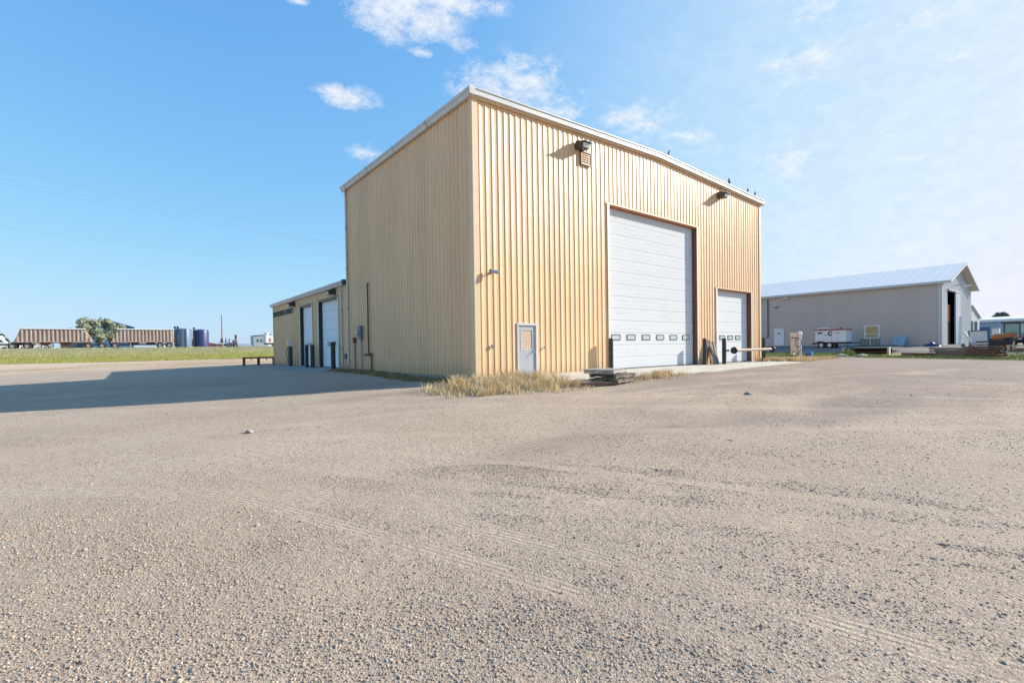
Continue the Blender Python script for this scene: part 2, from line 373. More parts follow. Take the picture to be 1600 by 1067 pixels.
def gravel_material():
    m = bpy.data.materials.new('gravel'); m.use_nodes = True
    t = m.node_tree; n = t.nodes; l = t.links; b = n['Principled BSDF']; b.inputs['Roughness'].default_value = .92; b.inputs['Specular IOR Level'].default_value = .15
    geo = n.new('ShaderNodeNewGeometry'); pos = geo.outputs['Position']
    def nm(op, a, v=None, cl=False):
        q = n.new('ShaderNodeMath'); q.operation = op; q.use_clamp = cl
        for i, x in enumerate((a, v)):
            if x is None: continue
            if isinstance(x, (int, float)): q.inputs[i].default_value = x
            else: l.new(x, q.inputs[i])
        return q.outputs[0]
    def noise(sc, det=6, ro=.6, vec=None, dist=0):
        q = n.new('ShaderNodeTexNoise'); q.inputs['Scale'].default_value = sc; q.inputs['Detail'].default_value = det; q.inputs['Roughness'].default_value = ro; q.inputs['Distortion'].default_value = dist
        l.new(vec or pos, q.inputs['Vector']); return q.outputs['Fac']
    def mixc(f, a, bb):
        q = n.new('ShaderNodeMixRGB')
        if isinstance(f, float): q.inputs[0].default_value = f
        else: l.new(f, q.inputs[0])
        for i, x in ((1, a), (2, bb)):
            if isinstance(x, tuple): q.inputs[i].default_value = (*x, 1)
            else: l.new(x, q.inputs[i])
        return q.outputs[0]
    def ramp(v, a, c): 
        q = n.new('ShaderNodeMapRange'); q.interpolation_type = 'SMOOTHSTEP'; q.inputs[1].default_value = a; q.inputs[2].default_value = c; l.new(v, q.inputs[0]); return q.outputs[0]
    def voro(sc):
        q = n.new('ShaderNodeTexVoronoi'); q.inputs['Scale'].default_value = sc; q.inputs['Randomness'].default_value = 1; l.new(pos, q.inputs['Vector']); return q
    sp = n.new('ShaderNodeSeparateXYZ'); l.new(pos, sp.inputs[0])
    wx = nm('ADD', sp.outputs[0], nm('MULTIPLY', nm('SUBTRACT', noise(.18, 2), .5), .25))
    wy = nm('ADD', sp.outputs[1], nm('MULTIPLY', nm('SUBTRACT', noise(.15, 2, .5), .5), .25))
    # patches: loose stone against packed dust
    mp = n.new('ShaderNodeMapping'); mp.inputs['Rotation'].default_value = (0, 0, R(35)); mp.inputs['Scale'].default_value = (.5, 1.3, 1); l.new(pos, mp.inputs[0])
    big = noise(.16, 5, .55, mp.outputs[0]); mid = noise(.9, 6, .6)
    loose = ramp(nm('ADD', nm('MULTIPLY', big, .75), nm('MULTIPLY', mid, .3)), .46, .64)
    # tyre tracks: packed, paler lanes with fine tread ridges, each along a line in the yard
    lane = None; ridge = None
    for (ax, ay, bx, by, w_, curve) in TRACKS:
        dx, dy = bx-ax, by-ay; ln = math.hypot(dx, dy); dx /= ln; dy /= ln
        s_ = nm('ADD', nm('MULTIPLY', nm('SUBTRACT', wx, ax), dx), nm('MULTIPLY', nm('SUBTRACT', wy, ay), dy))
        q_ = nm('ADD', nm('MULTIPLY', nm('SUBTRACT', wx, ax), -dy), nm('MULTIPLY', nm('SUBTRACT', wy, ay), dx))
        q_ = nm('ADD', q_, nm('MULTIPLY', nm('MULTIPLY', s_, s_), curve))
        a_ = nm('ABSOLUTE', q_)
        g_ = ramp(a_, w_, w_*.55)
        fin = nm('MULTIPLY', nm('SINE', nm('MULTIPLY', q_, 2*math.pi/.055)), g_)
        lane = g_ if lane is None else nm('MAXIMUM', lane, g_); ridge = fin if ridge is None else nm('ADD', ridge, fin)
    brk = ramp(noise(1.1, 5), .42, .62)
    lane = nm('MULTIPLY', lane, brk); ridge = nm('MULTIPLY', ridge, nm('ADD', nm('MULTIPLY', nm('MULTIPLY', brk, ramp(noise(9, 3), .36, .60)), .85), .15))
    loose = nm('MULTIPLY', loose, nm('SUBTRACT', 1.0, nm('MULTIPLY', lane, .8)))
    # fines
    dust = mixc(ramp(noise(.35, 6), .35, .65), (.575, .435, .31), (.65, .51, .375))
    fine = noise(55, 5, .75)
    dust = mixc(nm('MULTIPLY', ramp(fine, .60, .40), .8), dust, (.23, .17, .125))
    dust = mixc(nm('MULTIPLY', ramp(noise(110, 3, .6), .54, .66), .7), dust, (.66, .545, .42))
    col_ = dust
    h = nm('MULTIPLY', fine, .25)
    for sc, thr, amt in ((75, .50, .75), (140, .45, .8), (38, .78, .8)):
        v = voro(sc); wn = n.new('ShaderNodeTexWhiteNoise'); wn.noise_dimensions = '3D'; l.new(v.outputs['Color'], wn.inputs['Vector'])
        rnd = wn.outputs['Value']
        keep = nm('GREATER_THAN', nm('ADD', rnd, nm('MULTIPLY', nm('SUBTRACT', loose, .5), .5)), thr)
        body = ramp(v.outputs['Distance'], .46, .34)
        mk = nm('MULTIPLY', keep, body)
        sc2 = n.new('ShaderNodeSeparateColor'); l.new(v.outputs['Color'], sc2.inputs[0])
        c1 = mixc(sc2.outputs[0], (.245, .20, .165), (.61, .50, .395)); c1 = mixc(nm('MULTIPLY', ramp(sc2.outputs[1], .7, .9), .6), c1, (.44, .31, .25))
        rimd = nm('MULTIPLY', keep, nm('MULTIPLY', ramp(v.outputs['Distance'], .60, .50), nm('SUBTRACT', 1.0, body)))
        col_ = mixc(nm('MULTIPLY', mk, amt), col_, c1)
        dome = nm('MULTIPLY', nm('SUBTRACT', 1.0, nm('DIVIDE', v.outputs['Distance'], .5), True), keep)
        h = nm('ADD', h, nm('MULTIPLY', dome, 12.0/sc))
    greyish = ramp(nm('ADD', noise(.22, 3, .5, mp.outputs[0]), nm('MULTIPLY', sp.outputs[0], .012)), .46, .70)
    col_ = mixc(nm('MULTIPLY', greyish, .8), col_, (.285, .225, .185))
    col_ = mixc(nm('MULTIPLY', lane, .35), col_, (.60, .475, .35))
    col_ = mixc(nm('MULTIPLY', nm('MULTIPLY', ridge, -1.0), .32, True), col_, (.25, .19, .14))
    # beyond the yard, to the left of the drive, the ground turns to sandier dirt
    sand = ramp(sp.outputs[1], 30, 50)
    col_ = mixc(nm('MULTIPLY', sand, .85), col_, mixc(ramp(noise(.12, 4, .6, mp.outputs[0]), .4, .6), (.46, .30, .18), (.62, .47, .32)))
    l.new(col_, b.inputs['Base Color'])
    h = nm('ADD', h, nm('MULTIPLY', ridge, .11))
    h = nm('ADD', h, nm('MULTIPLY', noise(7, 4, .6), .6))
    bp = n.new('ShaderNodeBump'); bp.inputs['Strength'].default_value = 1.0; bp.inputs['Distance'].default_value = .042
    l.new(h, bp.inputs['Height']); l.new(bp.outputs[0], b.inputs['Normal'])
    return m
# tyre tracks as world-space lines (ax, ay, bx, by, half width, bend)
TRACKS = [(-9.0, -9.0, -6.3, -15.4, .15, .012), (-9.5, -9.3, -6.9, -15.4, .12, .012), (-8.1, -9.3, -4.7, -15.2, .15, .010), (-7.2, -8.6, -3.6, -14.9, .13, .008),
          (-4, -4.2, 6, -15.2, .32, .004), (-2, -3.6, 8, -14.4, .32, .004), (2, -6.2, 22, -10.0, .35, .002), (-16, -3, -9, -9, .25, .006), (-13.5, -2.5, -5, -8, .25, .004)]
M['gravel'] = gravel_material()
ground = grid_mesh('gravel_yard', gx, gy, 0, M['gravel']); tag(ground, kind='structure')

def grass_material():
    m = mat('grass_verge', (.16, .20, .035), .9, spec=.1); t = m.node_tree; n = t.nodes; l = t.links; b = n['Principled BSDF']
    geo = n.new('ShaderNodeNewGeometry'); sp = n.new('ShaderNodeSeparateXYZ'); l.new(geo.outputs['Position'], sp.inputs[0])
    def noise(sc, stretch=(1, 1, 1), det=6):
        mp = n.new('ShaderNodeMapping'); mp.inputs['Scale'].default_value = stretch; l.new(geo.outputs['Position'], mp.inputs[0])
        q = n.new('ShaderNodeTexNoise'); q.inputs['Scale'].default_value = sc; q.inputs['Detail'].default_value = det; q.inputs['Roughness'].default_value = .65; l.new(mp.outputs[0], q.inputs['Vector']); return q.outputs['Fac']
    ad = n.new('ShaderNodeMath'); ad.operation = 'MULTIPLY_ADD'; l.new(noise(.25, (.35, 1.6, 1)), ad.inputs[0]); ad.inputs[1].default_value = 16; l.new(sp.outputs[1], ad.inputs[2])
    cr = n.new('ShaderNodeValToRGB'); mr = n.new('ShaderNodeMapRange'); mr.inputs[1].default_value = 62; mr.inputs[2].default_value = 104; l.new(ad.outputs[0], mr.inputs[0]); l.new(mr.outputs[0], cr.inputs[0])
    e = cr.color_ramp.elements; e[0].position = 0; e[0].color = (.33, .31, .10, 1); e[1].position = 1; e[1].color = (.30, .27, .14, 1)
    for p_, c_ in ((.10, (.30, .29, .07)), (.35, (.29, .29, .06)), (.5, (.34, .30, .10)), (.62, (.33, .30, .15))):
        k = e.new(p_); k.color = (*c_, 1)
    mx = n.new('ShaderNodeMixRGB'); mx.blend_type = 'MULTIPLY'; mx.inputs[0].default_value = .8
    rr = n.new('ShaderNodeMapRange'); rr.inputs[1].default_value = .35; rr.inputs[2].default_value = .65; rr.inputs[3].default_value = .65; rr.inputs[4].default_value = 1.25; l.new(noise(1.2, (1, 2, 1)), rr.inputs[0])
    cb = n.new('ShaderNodeCombineXYZ'); [l.new(rr.outputs[0], cb.inputs[i]) for i in range(3)]
    l.new(cr.outputs[0], mx.inputs[1]); l.new(cb.outputs[0], mx.inputs[2]); l.new(mx.outputs[0], b.inputs['Base Color'])
    nb = noise(4); bp = n.new('ShaderNodeBump'); bp.inputs['Distance'].default_value = .15; bp.inputs['Strength'].default_value = .8; l.new(nb, bp.inputs['Height']); l.new(bp.outputs[0], b.inputs['Normal'])
    return m
M['verge'] = grass_material()
def warp_v(X, Y):
    edge = S(Y, 62, 58.2); return X, Y + edge*((vnoise(X/3, Y*0+1, 8)-.5)*2.2 + (vnoise(X/.7, Y*0+1, 9)-.5)*.7)
vo = grid_mesh('grass_verge', grid_axis([(-300, -60, 20), (-60, 30, .5), (30, 200, 5)]), grid_axis([(58, 62, .5), (62, 92.5, 1.5)]), .02, M['verge'], warp_v); tag(vo, kind='structure')
M['field'] = mat('dry_field', (.30, .27, .15), .95, c2=(.20, .20, .09), vscale=.15, spec=.1)
fo = grid_mesh('field', grid_axis([(-2500, -300, 200), (-300, 300, 15), (300, 2500, 200)]), grid_axis([(99, 150, 3), (150, 400, 25), (400, 2500, 300)]), .03, M['field']); tag(fo, kind='structure')
M['yardgrass'] = mat('rough_yard_grass', (.20, .21, .06), .95, c2=(.34, .29, .17), vscale=1.2, bump=.6, bscale=10, spec=.1)
def warp_r(X, Y):
    e = S(X, 41, 36.5); return X + e*((vnoise(Y/1.5, X*0, 11)-.5)*1.6 + (vnoise(Y/.4, X*0, 12)-.5)*.5), Y
ro = grid_mesh('grass_strip', grid_axis([(37.2, 41, .4), (41, 43.5, .6)]), np.arange(-18, 14, .35), .02, M['yardgrass'], warp_r); tag(ro, kind='structure')
M['darkdirt'] = mat('oily_dirt_yard', (.26, .23, .20), .95, c2=(.17, .155, .14), vscale=.4, bump=.4, bscale=6, spec=.1)
do = grid_mesh('dirt_yard', np.array([43.4, 46, 49, 52, 55, 58, 64, 72, 90, 120, 160]), np.arange(-60, 56, 3.0), .012, M['darkdirt']); tag(do, kind='structure')

# ------------------------------------------------------------------ concrete aprons
def apron(name, poly, top, depth, material):
    mb = MB(); n = len(poly)
    vs = [(x, y, t) for (x, y), t in zip(poly, top)] + [(x, y, t-depth) for (x, y), t in zip(poly, top)]
    mb.add(vs, [tuple(range(n)), tuple(range(n, 2*n))[::-1]] + [(i, i+n, (i+1) % n+n, (i+1) % n) for i in range(n)])
    o = mb.build(name, material, None, bevel=.012); tag(o, kind='structure'); return o
# pieces of the front apron, each with its own slight settlement, joints between
xs = [1.7, 5.6, 9.4, 13.2, 17.0, 20.6, 23.9]; ye = [-3.9, -3.75, -3.6, -3.3, -3.0, -2.7, -2.5]
fm = MB()
for i in range(len(xs)-1):
    a, b = xs[i]+.012, xs[i+1]-.012
    for (y0a, y0b, y1) in ((-.07, -.07, -1.75), (-1.774, -1.774, None)):
        ya = y1 if y1 else ye[i]; yb = y1 if y1 else ye[i+1]
        dz = random.uniform(-.008, .004)
        zt = lambda y: -.008 + dz + .02*y
        vs = [(a, y0a, zt(y0a)), (b, y0b, zt(y0b)), (b, yb, zt(yb)), (a, ya, zt(ya))]
        vs += [(x, y, z-.3) for x, y, z in vs]
        fm.add(vs, [(3,2,1,0),(4,5,6,7),(0,1,5,4),(1,2,6,5),(2,3,7,6),(3,0,4,7)])
ap = fm.build('concrete_apron', M['conc'], None); tag(ap, kind='structure')
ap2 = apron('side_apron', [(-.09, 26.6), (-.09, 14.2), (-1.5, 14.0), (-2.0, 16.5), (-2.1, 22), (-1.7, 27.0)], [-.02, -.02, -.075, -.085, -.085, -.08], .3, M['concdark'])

# ------------------------------------------------------------------ ribbed sheet walls
def ribbed(name, length, topf, openings, material, parent, origin, udir, out, pitch=.3048, depth=.023, base=0.0, prof=None, start=0.0):
    """wall in the plane origin+u*udir, ribs stand out along `out`; openings = (u0,u1,z0,z1)"""
    prof = prof or [(0, 0), (.15, .06), (.163, 1), (.185, 1), (.282, .18), (.30, 0)]
    k = pitch/.3048
    us = []
    i = -1
    while (i*pitch + start) < length + pitch:
        for (p, h) in prof: us.append((i*pitch + start + p*k, h))
        i += 1
    def hgt(u):
        for j in range(len(us)-1):
            if us[j][0] <= u <= us[j+1][0]:
                a, b = us[j], us[j+1]
                return a[1] + (b[1]-a[1])*((u-a[0])/(b[0]-a[0]) if b[0] > a[0] else 0)
        return 0
    cuts = {0.0, length}
    for o in openings: cuts |= {o[0], o[1]}
    full = sorted([(u, h) for u, h in us if 0 < u < length] + [(u, hgt(u)) for u in cuts])
    mb = MB(); O = Vector(origin); U = Vector(udir); W = Vector(out)
    def P(u, h, z): q = O + U*u + W*(h*depth); return (q.x, q.y, z)
    for (a, ha), (b, hb) in zip(full[:-1], full[1:]):
        if b-a < 1e-6: continue
        mid = (a+b)/2; ta, tb = topf(a), topf(b)
        segs = [(base, None)]
        for o in sorted([o for o in openings if o[0] < mid < o[1]], key=lambda o: o[2]):
            lo, hi = segs.pop()
            if o[2] > lo + 1e-4: segs.append((lo, o[2]))
            segs.append((o[3], None))
        for lo, hi in segs:
            za, zb = (ta, tb) if hi is None else (hi, hi)
            mb.add([P(a, ha, lo), P(b, hb, lo), P(b, hb, zb), P(a, ha, za)], [(0, 1, 2, 3)])
    me = bpy.data.meshes.new(name); me.from_pydata(mb.v, [], mb.f); me.update(); me.materials.append(material)
    o = bpy.data.objects.new(name, me); col.objects.link(o); o.parent = parent; return o

H, WID, LEN, RZ = 10.70, 23.6, 13.64, 11.10
AL, AH = 32.58, 5.12
bld = thing('warehouse', (0, 0, 0), 'tall tan ribbed-steel warehouse with large white overhead door and a low lean-to wing', 'building')
def gable(u): return H + (RZ-H)*(1-abs(u-WID/2)/(WID/2))
D1 = (7.84, 15.55, 0.0, 7.90); D2 = (17.85, 22.2, 0.0, 4.52); DM = (2.02, 3.10, 0.0, 2.14)
ribbed('wall', WID, gable, [D1, D2, DM], M['tan'], bld, (0, 0, 0), (1, 0, 0), (0, -1, 0), start=.12)
ribbed('wall', LEN, lambda u: H, [], M['tan'], bld, (0, LEN, 0), (0, -1, 0), (-1, 0, 0), start=.1, prof=[(0, 0), (.165, 0), (.19, 1), (.275, 1), (.30, 0)], depth=.036)
S1 = (20.75, 23.8, 0, 4.43); S2 = (15.3, 19.2, 0, 4.46)
def flip(o): return (AL-o[1], AL-o[0], o[2], o[3])
ribbed('wall', AL-LEN, lambda u: AH, [flip(S1), flip(S2)], M['tan'], bld, (0, AL, 0), (0, -1, 0), (-1, 0, 0), start=.07, prof=[(0, 0), (.165, 0), (.19, 1), (.275, 1), (.30, 0)], depth=.036)
AW = 16.0
ribbed('wall', LEN, lambda u: H, [], M['tan'], bld, (WID, 0, 0), (0, 1, 0), (1, 0, 0))
ribbed('wall', WID, gable, [], M['tan'], bld, (WID, LEN, 0), (-1, 0, 0), (0, 1, 0))
ribbed('wall', AW, lambda u: AH+.02*u, [], M['tan'], bld, (AW, AL, 0), (-1, 0, 0), (0, 1, 0))
ribbed('wall', AL-LEN, lambda u: AH+.3, [], M['tan'], bld, (AW, LEN, 0), (0, 1, 0), (1, 0, 0))
# foundation
f = MB()
f.box(.012, WID-.012, .004, .3, -.9, -.004); f.box(.012, .3, .302, AL-.302, -.9, -.004); f.box(WID-.3, WID-.012, .302, LEN, -.9, -.004); f.box(.012, AW, AL-.3, AL-.012, -.9, -.004)
f.build('foundation', M['concdark'], bld)
sk = MB(); sk.box(-.035, .004, .05, LEN, -.7, -.02); sk.build('foundation', M['concdark'], bld)
# base flashing
b_ = MB(); 
for a, c in ((0.1, DM[0]-.1), (DM[1]+.1, D1[0]-.15), (D1[1]+.15, D2[0]-.15), (D2[1]+.15, WID)): b_.box(a, c, -.052, -.038, -.03, .018)
b_.build('base_flashing', M['tantrim'], bld)
# corner trims
c_ = MB()
for (x0, x1, y0, y1) in ((-.045, .22, -.045, -.038), (-.045, -.038, -.038, .2), (WID-.16, WID+.045, -.045, -.038), (WID+.038, WID+.045, -.038, .16)):
    c_.box(x0, x1, y0, y1, 0, H+.05)
for (x0, x1, y0, y1) in ((-.045, -.038, AL-.14, AL+.045), (-.038, .12, AL+.038, AL+.045)): c_.box(x0, x1, y0, y1, 0, AH)
c_.box(-.05, -.0385, LEN-.16, LEN+.0, AH+.2, H)
c_.build('corner_trim', M['tantrim'], bld)

# roofs
ov = .16
r_ = MB()
n = 0
for (xa, xb, za, zb) in ((-ov, WID/2, H+.10-.0, RZ+.12), (WID/2, WID+ov, RZ+.12, H+.10)):
    r_.add([(xa, -ov, za), (xb, -ov, zb), (xb, LEN+ov, zb), (xa, LEN+ov, za), (xa, -ov, za+.06), (xb, -ov, zb+.06), (xb, LEN+ov, zb+.06), (xa, LEN+ov, za+.06)],
           [(0,3,2,1),(4,5,6,7),(0,1,5,4),(1,2,6,5),(2,3,7,6),(3,0,4,7)])
r_.build('roof', M['roofm'], bld)
# rake trim along the gable (front and back), following the slope
def rake(y0, y1, h0, h1, material, name='rake_trim'):
    mb = MB()
    for (xa, xb, za, zb) in ((-.20, WID/2, H, RZ), (WID/2, WID+.20, RZ, H)):
        mb.add([(xa, y0, za+h0), (xb, y0, zb+h0), (xb, y1, zb+h0), (xa, y1, za+h0), (xa, y0, za+h1), (xb, y0, zb+h1), (xb, y1, zb+h1), (xa, y1, za+h1)],
               [(0,3,2,1),(4,5,6,7),(0,1,5,4),(1,2,6,5),(2,3,7,6),(3,0,4,7)])
    return mb.build(name, material, bld)
rake(-.20, -.05, -.02, .20, M['white_trim'])
rake(-.235, -.165, .19, .235, M['white_trim'], 'rake_cap')
rake(-.10, -.036, -.10, -.02, M['tantrim'], 'rake_flashing')
rake(LEN+.05, LEN+.2, -.02, .2, M['white_trim'])
# eave gutter of the tall part
def gutter_prof(x, z, s=1, k=1.0):
    return [(x, z), (x-.10*k, z), (x-.135*k, z+.07*k), (x-.155*k, z+.13*k), (x-.20*k, z+.17*k), (x-.205*k, z+.24*k), (x-.17*k, z+.26*k), (x, z+.26*k)]
g = MB(); g.prism(gutter_prof(-.04, H-.05, k=1.1), 'y', -.20, LEN+.22); g.build('gutter', M['gutwhite'], bld)
g = MB(); g.prism([(-.03, H+.235), (-.215, H+.235), (-.225, H+.26), (-.03, H+.30)], 'y', -.235, LEN+.24); g.build('eave_flashing', M['white_trim'], bld)
g = MB(); 
for yy in np.arange(3.2, LEN, 3.3): g.prism([(p[0]-.006, p[1]) if p[0] < -.05 else p for p in gutter_prof(-.04, H-.053, k=1.12)], 'y', yy, yy+.03)
g.build('gutter_joint', M['greybox'], bld)
g = MB(); g.prism([(p[0]+WID+.46-.02, p[1]) for p in gutter_prof(-.04, H-.05)], 'y', -.2, LEN+.2); g.build('gutter', M['gutwhite'], bld)
g = MB(); g.box(-.275, -.02, -.262, -.236, H-.06, H+.27); g.build('gutter_cap', M['gutwhite'], bld)
# downspouts
def spout(y, top, bot=.03, w=.055, xo=-.10):
    mb = MB()
    mb.tube([(-.15, y, top), (-.15, y, top-.12), (xo, y, top-.42), (xo, y, bot+.15), (xo-.10, y, bot)], w, 10)
    o = mb.build('downspout', M['gutwhite'], bld, smooth=True)
    br = MB()
    for z in np.arange(1.2, top-.6, 2.4): br.box(xo-w-.006, -.03, y-w-.012, y+w+.012, z, z+.03)
    br.build('strap', M['greybox'], o)
    return o
spout(LEN-.28, H-.04, w=.06); spout(14.45, AH-.04, w=.05)
# annex roof, gutter
r_ = MB(); r_.add([(-.12, LEN+.02, AH+.10), (AW+.1, LEN+.02, AH+.75), (AW+.1, AL+.15, AH+.75), (-.12, AL+.15, AH+.10), (-.12, LEN+.02, AH+.15), (AW+.1, LEN+.02, AH+.80), (AW+.1, AL+.15, AH+.80), (-.12, AL+.15, AH+.15)],
    [(0,3,2,1),(4,5,6,7),(0,1,5,4),(1,2,6,5),(2,3,7,6),(3,0,4,7)]); r_.build('annex_roof', M['roofm'], bld)
g = MB(); g.prism(gutter_prof(-.04, AH-.03, k=1.05), 'y', LEN+.28, AL+.3); g.build('gutter', M['gutwhite'], bld)
g = MB(); g.box(-.26, -.04, LEN+.02, LEN+.28, AH-.03, AH+.27); g.build('gutter_end', M['bronze'], bld, bevel=.01)
g = MB(); g.prism([(-.03, AH+.245), (-.235, AH+.235), (-.235, AH+.255), (-.03, AH+.29)], 'y', LEN+.28, AL+.32); g.build('eave_flashing', M['white_trim'], bld)

# overhead doors ---------------------------------------------------
def door_material(name, stain, a0=.47):
    m = mat(name, (a0, a0*1.01, a0*1.02), .75, spec=.08); t = m.node_tree; n = t.nodes; l = t.links; b = n['Principled BSDF']
    geo = n.new('ShaderNodeNewGeometry')
    mp = n.new('ShaderNodeMapping'); mp.inputs['Scale'].default_value = (.5, .5, 3.2); l.new(geo.outputs['Position'], mp.inputs[0])
    a = n.new('ShaderNodeTexNoise'); a.inputs['Scale'].default_value = 1.3; a.inputs['Detail'].default_value = 9; a.inputs['Roughness'].default_value = .7; l.new(mp.outputs[0], a.inputs['Vector'])
    c = n.new('ShaderNodeTexNoise'); c.inputs['Scale'].default_value = 1.9; c.inputs['Detail'].default_value = 6; l.new(geo.outputs['Position'], c.inputs['Vector'])
    r1 = n.new('ShaderNodeMapRange'); r1.inputs[1].default_value = .52; r1.inputs[2].default_value = .75; l.new(a.outputs['Fac'], r1.inputs[0])
    x = n.new('ShaderNodeMath'); x.operation = 'MULTIPLY'; l.new(r1.outputs[0], x.inputs[0]); x.inputs[1].default_value = stain
    m1 = n.new('ShaderNodeMixRGB'); l.new(x.outputs[0], m1.inputs[0]); m1.inputs[1].default_value = (a0, a0*1.01, a0*1.02, 1); m1.inputs[2].default_value = (a0*.78, a0*.77, a0*.75, 1)
    r2 = n.new('ShaderNodeMapRange'); r2.inputs[1].default_value = .66; r2.inputs[2].default_value = .75; l.new(c.outputs['Fac'], r2.inputs[0])
    y = n.new('ShaderNodeMath'); y.operation = 'MULTIPLY'; l.new(r2.outputs[0], y.inputs[0]); y.inputs[1].default_value = stain*.6
    m2 = n.new('ShaderNodeMixRGB'); l.new(y.outputs[0], m2.inputs[0]); l.new(m1.outputs[0], m2.inputs[1]); m2.inputs[2].default_value = (a0*.82, a0*.70, a0*.54, 1)
    l.new(m2.outputs[0], b.inputs['Base Color'])
    return m
M['odoor'] = door_material('stained_white_door', .5, .67); M['odoor3'] = door_material('door_white_lifted_for_shade', .15, .86); M['odoor2'] = door_material('clean_white_door', .3, .68)  # side-door white is raised to offset shade; front whites are lowered against sun
def overhead(u0, u1, zt, recess, wins, material, frame='gable', nsec=None, winz=(1.44, 1.72), name='overhead_door', wcol=None, lintel=M['rustred'], lab=None):
    """frame 'gable': u->x, depth->+y ; 'side': u->y, depth->+x"""
    def T(u, d, z): return (u, d, z) if frame == 'gable' else (d, u, z)
    def bx(mb, ua, ub, da, db, za, zb):
        a = T(ua, da, za); b = T(ub, db, zb); mb.box(min(a[0], b[0]), max(a[0], b[0]), min(a[1], b[1]), max(a[1], b[1]), za, zb)
    nsec = nsec or round(zt/.61); sh = zt/nsec
    d = MB()
    for i in range(nsec):
        bx(d, u0+.004, u1-.004, recess, recess+.05, i*sh+.006+(.03 if i == 0 else 0), (i+1)*sh-.004)
        # two embossed ribs per section
        for k in (.33, .66): bx(d, u0+.05, u1-.05, recess-.004, recess-.0005, i*sh+sh*k-.02, i*sh+sh*k+.02)
    o = d.build(name, material, bld, bevel=.004)
    if lab: o['label'] = lab
    back = MB(); bx(back, u0-.1, u1+.1, recess+.06, recess+.08, -.02, zt+.1); back.build('door_backing', M['darkin'], o)
    s = MB(); bx(s, u0+.01, u1-.01, recess+.005, recess+.045, -.012, .034); s.build('bottom_seal', M['black'], o)
    for (a, b) in wins:
        fr = MB(); z0, z1 = winz; t = .035
        bx(fr, a, b, recess-.026, recess-.006, z0, z0+t); bx(fr, a, b, recess-.026, recess-.006, z1-t, z1)
        bx(fr, a, a+t, recess-.026, recess-.006, z0+t, z1-t); bx(fr, b-t, b, recess-.026, recess-.006, z0+t, z1-t)
        w_ = fr.build('window', wcol or M['bol'], o)
        pn = MB(); bx(pn, a+t, b-t, recess-.014, recess-.0065, z0+t, z1-t)
        # window is already sub-part level: glass goes into its own sub-part of the door
        pn.build('pane', M['glass'], o)
    # lining: jambs and head between wall sheet and door, rusty steel angle on the sun side
    j = MB(); bx(j, u0-.006, u0-.001, -.03, recess+.06, 0, zt+.004); j2 = MB(); bx(j2, u1+.001, u1+.03, -.02, recess+.06, 0, zt+.004)
    j.build('jamb', M['cream'], bld)
    j2.build('jamb', M['rust'] if frame == 'gable' else M['bol'], bld)
    h_ = MB(); bx(h_, u0-.03, u1+.03, -.02, recess+.06, zt+.004, zt+.05); h_.build('lintel', lintel, bld)
    # J-trim on the face
    t_ = MB(); bx(t_, u0-.16, u0-.006, -.056, -.038, 0, zt+.06); bx(t_, u1+.031, u1+.18, -.056, -.038, 0, zt+.06)
    t_.build('door_trim', M['cream'], bld)
    t2 = MB(); bx(t2, u0-.2, u1+.2, -.062, -.038, zt+.065, zt+.12); t2.build('head_flashing', M['tantrim'] if frame == 'gable' else M['bronze'], bld)
    # track and springs side rail seen at the jamb
    rr_ = MB(); bx(rr_, u1-.03, u1-.006, recess-.05, recess-.006, 0.02, zt-.02); rr_.build('door_stop', M['maroon'] if frame == 'gable' else M['bol'], bld)
    return o
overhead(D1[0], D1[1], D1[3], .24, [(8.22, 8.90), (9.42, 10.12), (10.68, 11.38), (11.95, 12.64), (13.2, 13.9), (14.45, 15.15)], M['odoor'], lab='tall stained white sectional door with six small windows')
overhead(D2[0], D2[1], D2[3], .24, [(18.6, 19.25), (19.6, 20.25), (20.6, 21.25)], M['odoor2'], lab='smaller white sectional door with three small windows')
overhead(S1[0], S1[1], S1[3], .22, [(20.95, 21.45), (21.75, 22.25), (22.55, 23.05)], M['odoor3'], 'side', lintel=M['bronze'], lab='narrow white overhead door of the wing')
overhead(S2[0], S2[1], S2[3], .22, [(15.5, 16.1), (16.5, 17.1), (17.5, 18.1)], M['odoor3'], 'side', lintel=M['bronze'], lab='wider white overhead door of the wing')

# personnel door
pd = MB(); t = .05
x0, x1, z1 = DM[0], DM[1], DM[3]
fr = MB(); fr.box(x0-.0, x0+.07, -.05, .10, .0, z1); fr.box(x1-.07, x1, -.05, .10, .0, z1); fr.box(x0+.07, x1-.07, -.05, .10, z1-.09, z1)
fr.build('door_frame', M['gutwhite'], bld, bevel=.005)
dl = MB(); a, b = x0+.075, x1-.075
gx0, gx1, gz0, gz1 = a+.16, b-.16, 1.05, 1.86
dl.box(a, b, .0, .045, .03, gz0); dl.box(a, b, .0, .045, gz1, z1-.095); dl.box(a, gx0, .0, .045, gz0, gz1); dl.box(gx1, b, .0, .045, gz0, gz1)
door = dl.build('door', M['greydoor'], bld)
pn = MB(); pn.box(gx0, gx1, .012, .03, gz0, gz1); pn.build('boarded_pane', M['board'], door)
st = MB(); st.box(gx0-.03, gx1+.03, -.012, -.0005, gz0-.03, gz0); st.box(gx0-.03, gx1+.03, -.012, -.0005, gz1, gz1+.03); st.box(gx0-.03, gx0, -.012, -.0005, gz0, gz1); st.box(gx1, gx1+.03, -.012, -.0005, gz0, gz1)
st.build('pane_trim', M['gutwhite'], door)
hd = MB(); hd.tube([(b-.10, -.001, .98), (b-.10, -.07, .98), (b-.30, -.08, .86)], .016, 8); hd.tube([(b-.10, -.001, 1.0), (b-.10, -.03, 1.0)], .035, 10); hd.build('handle', M['chrome'], door, smooth=True)
thr = MB(); thr.box(x0-.05, x1+.05, -.12, .1, -.03, -.002); thr.build('threshold', M['galv'], bld)

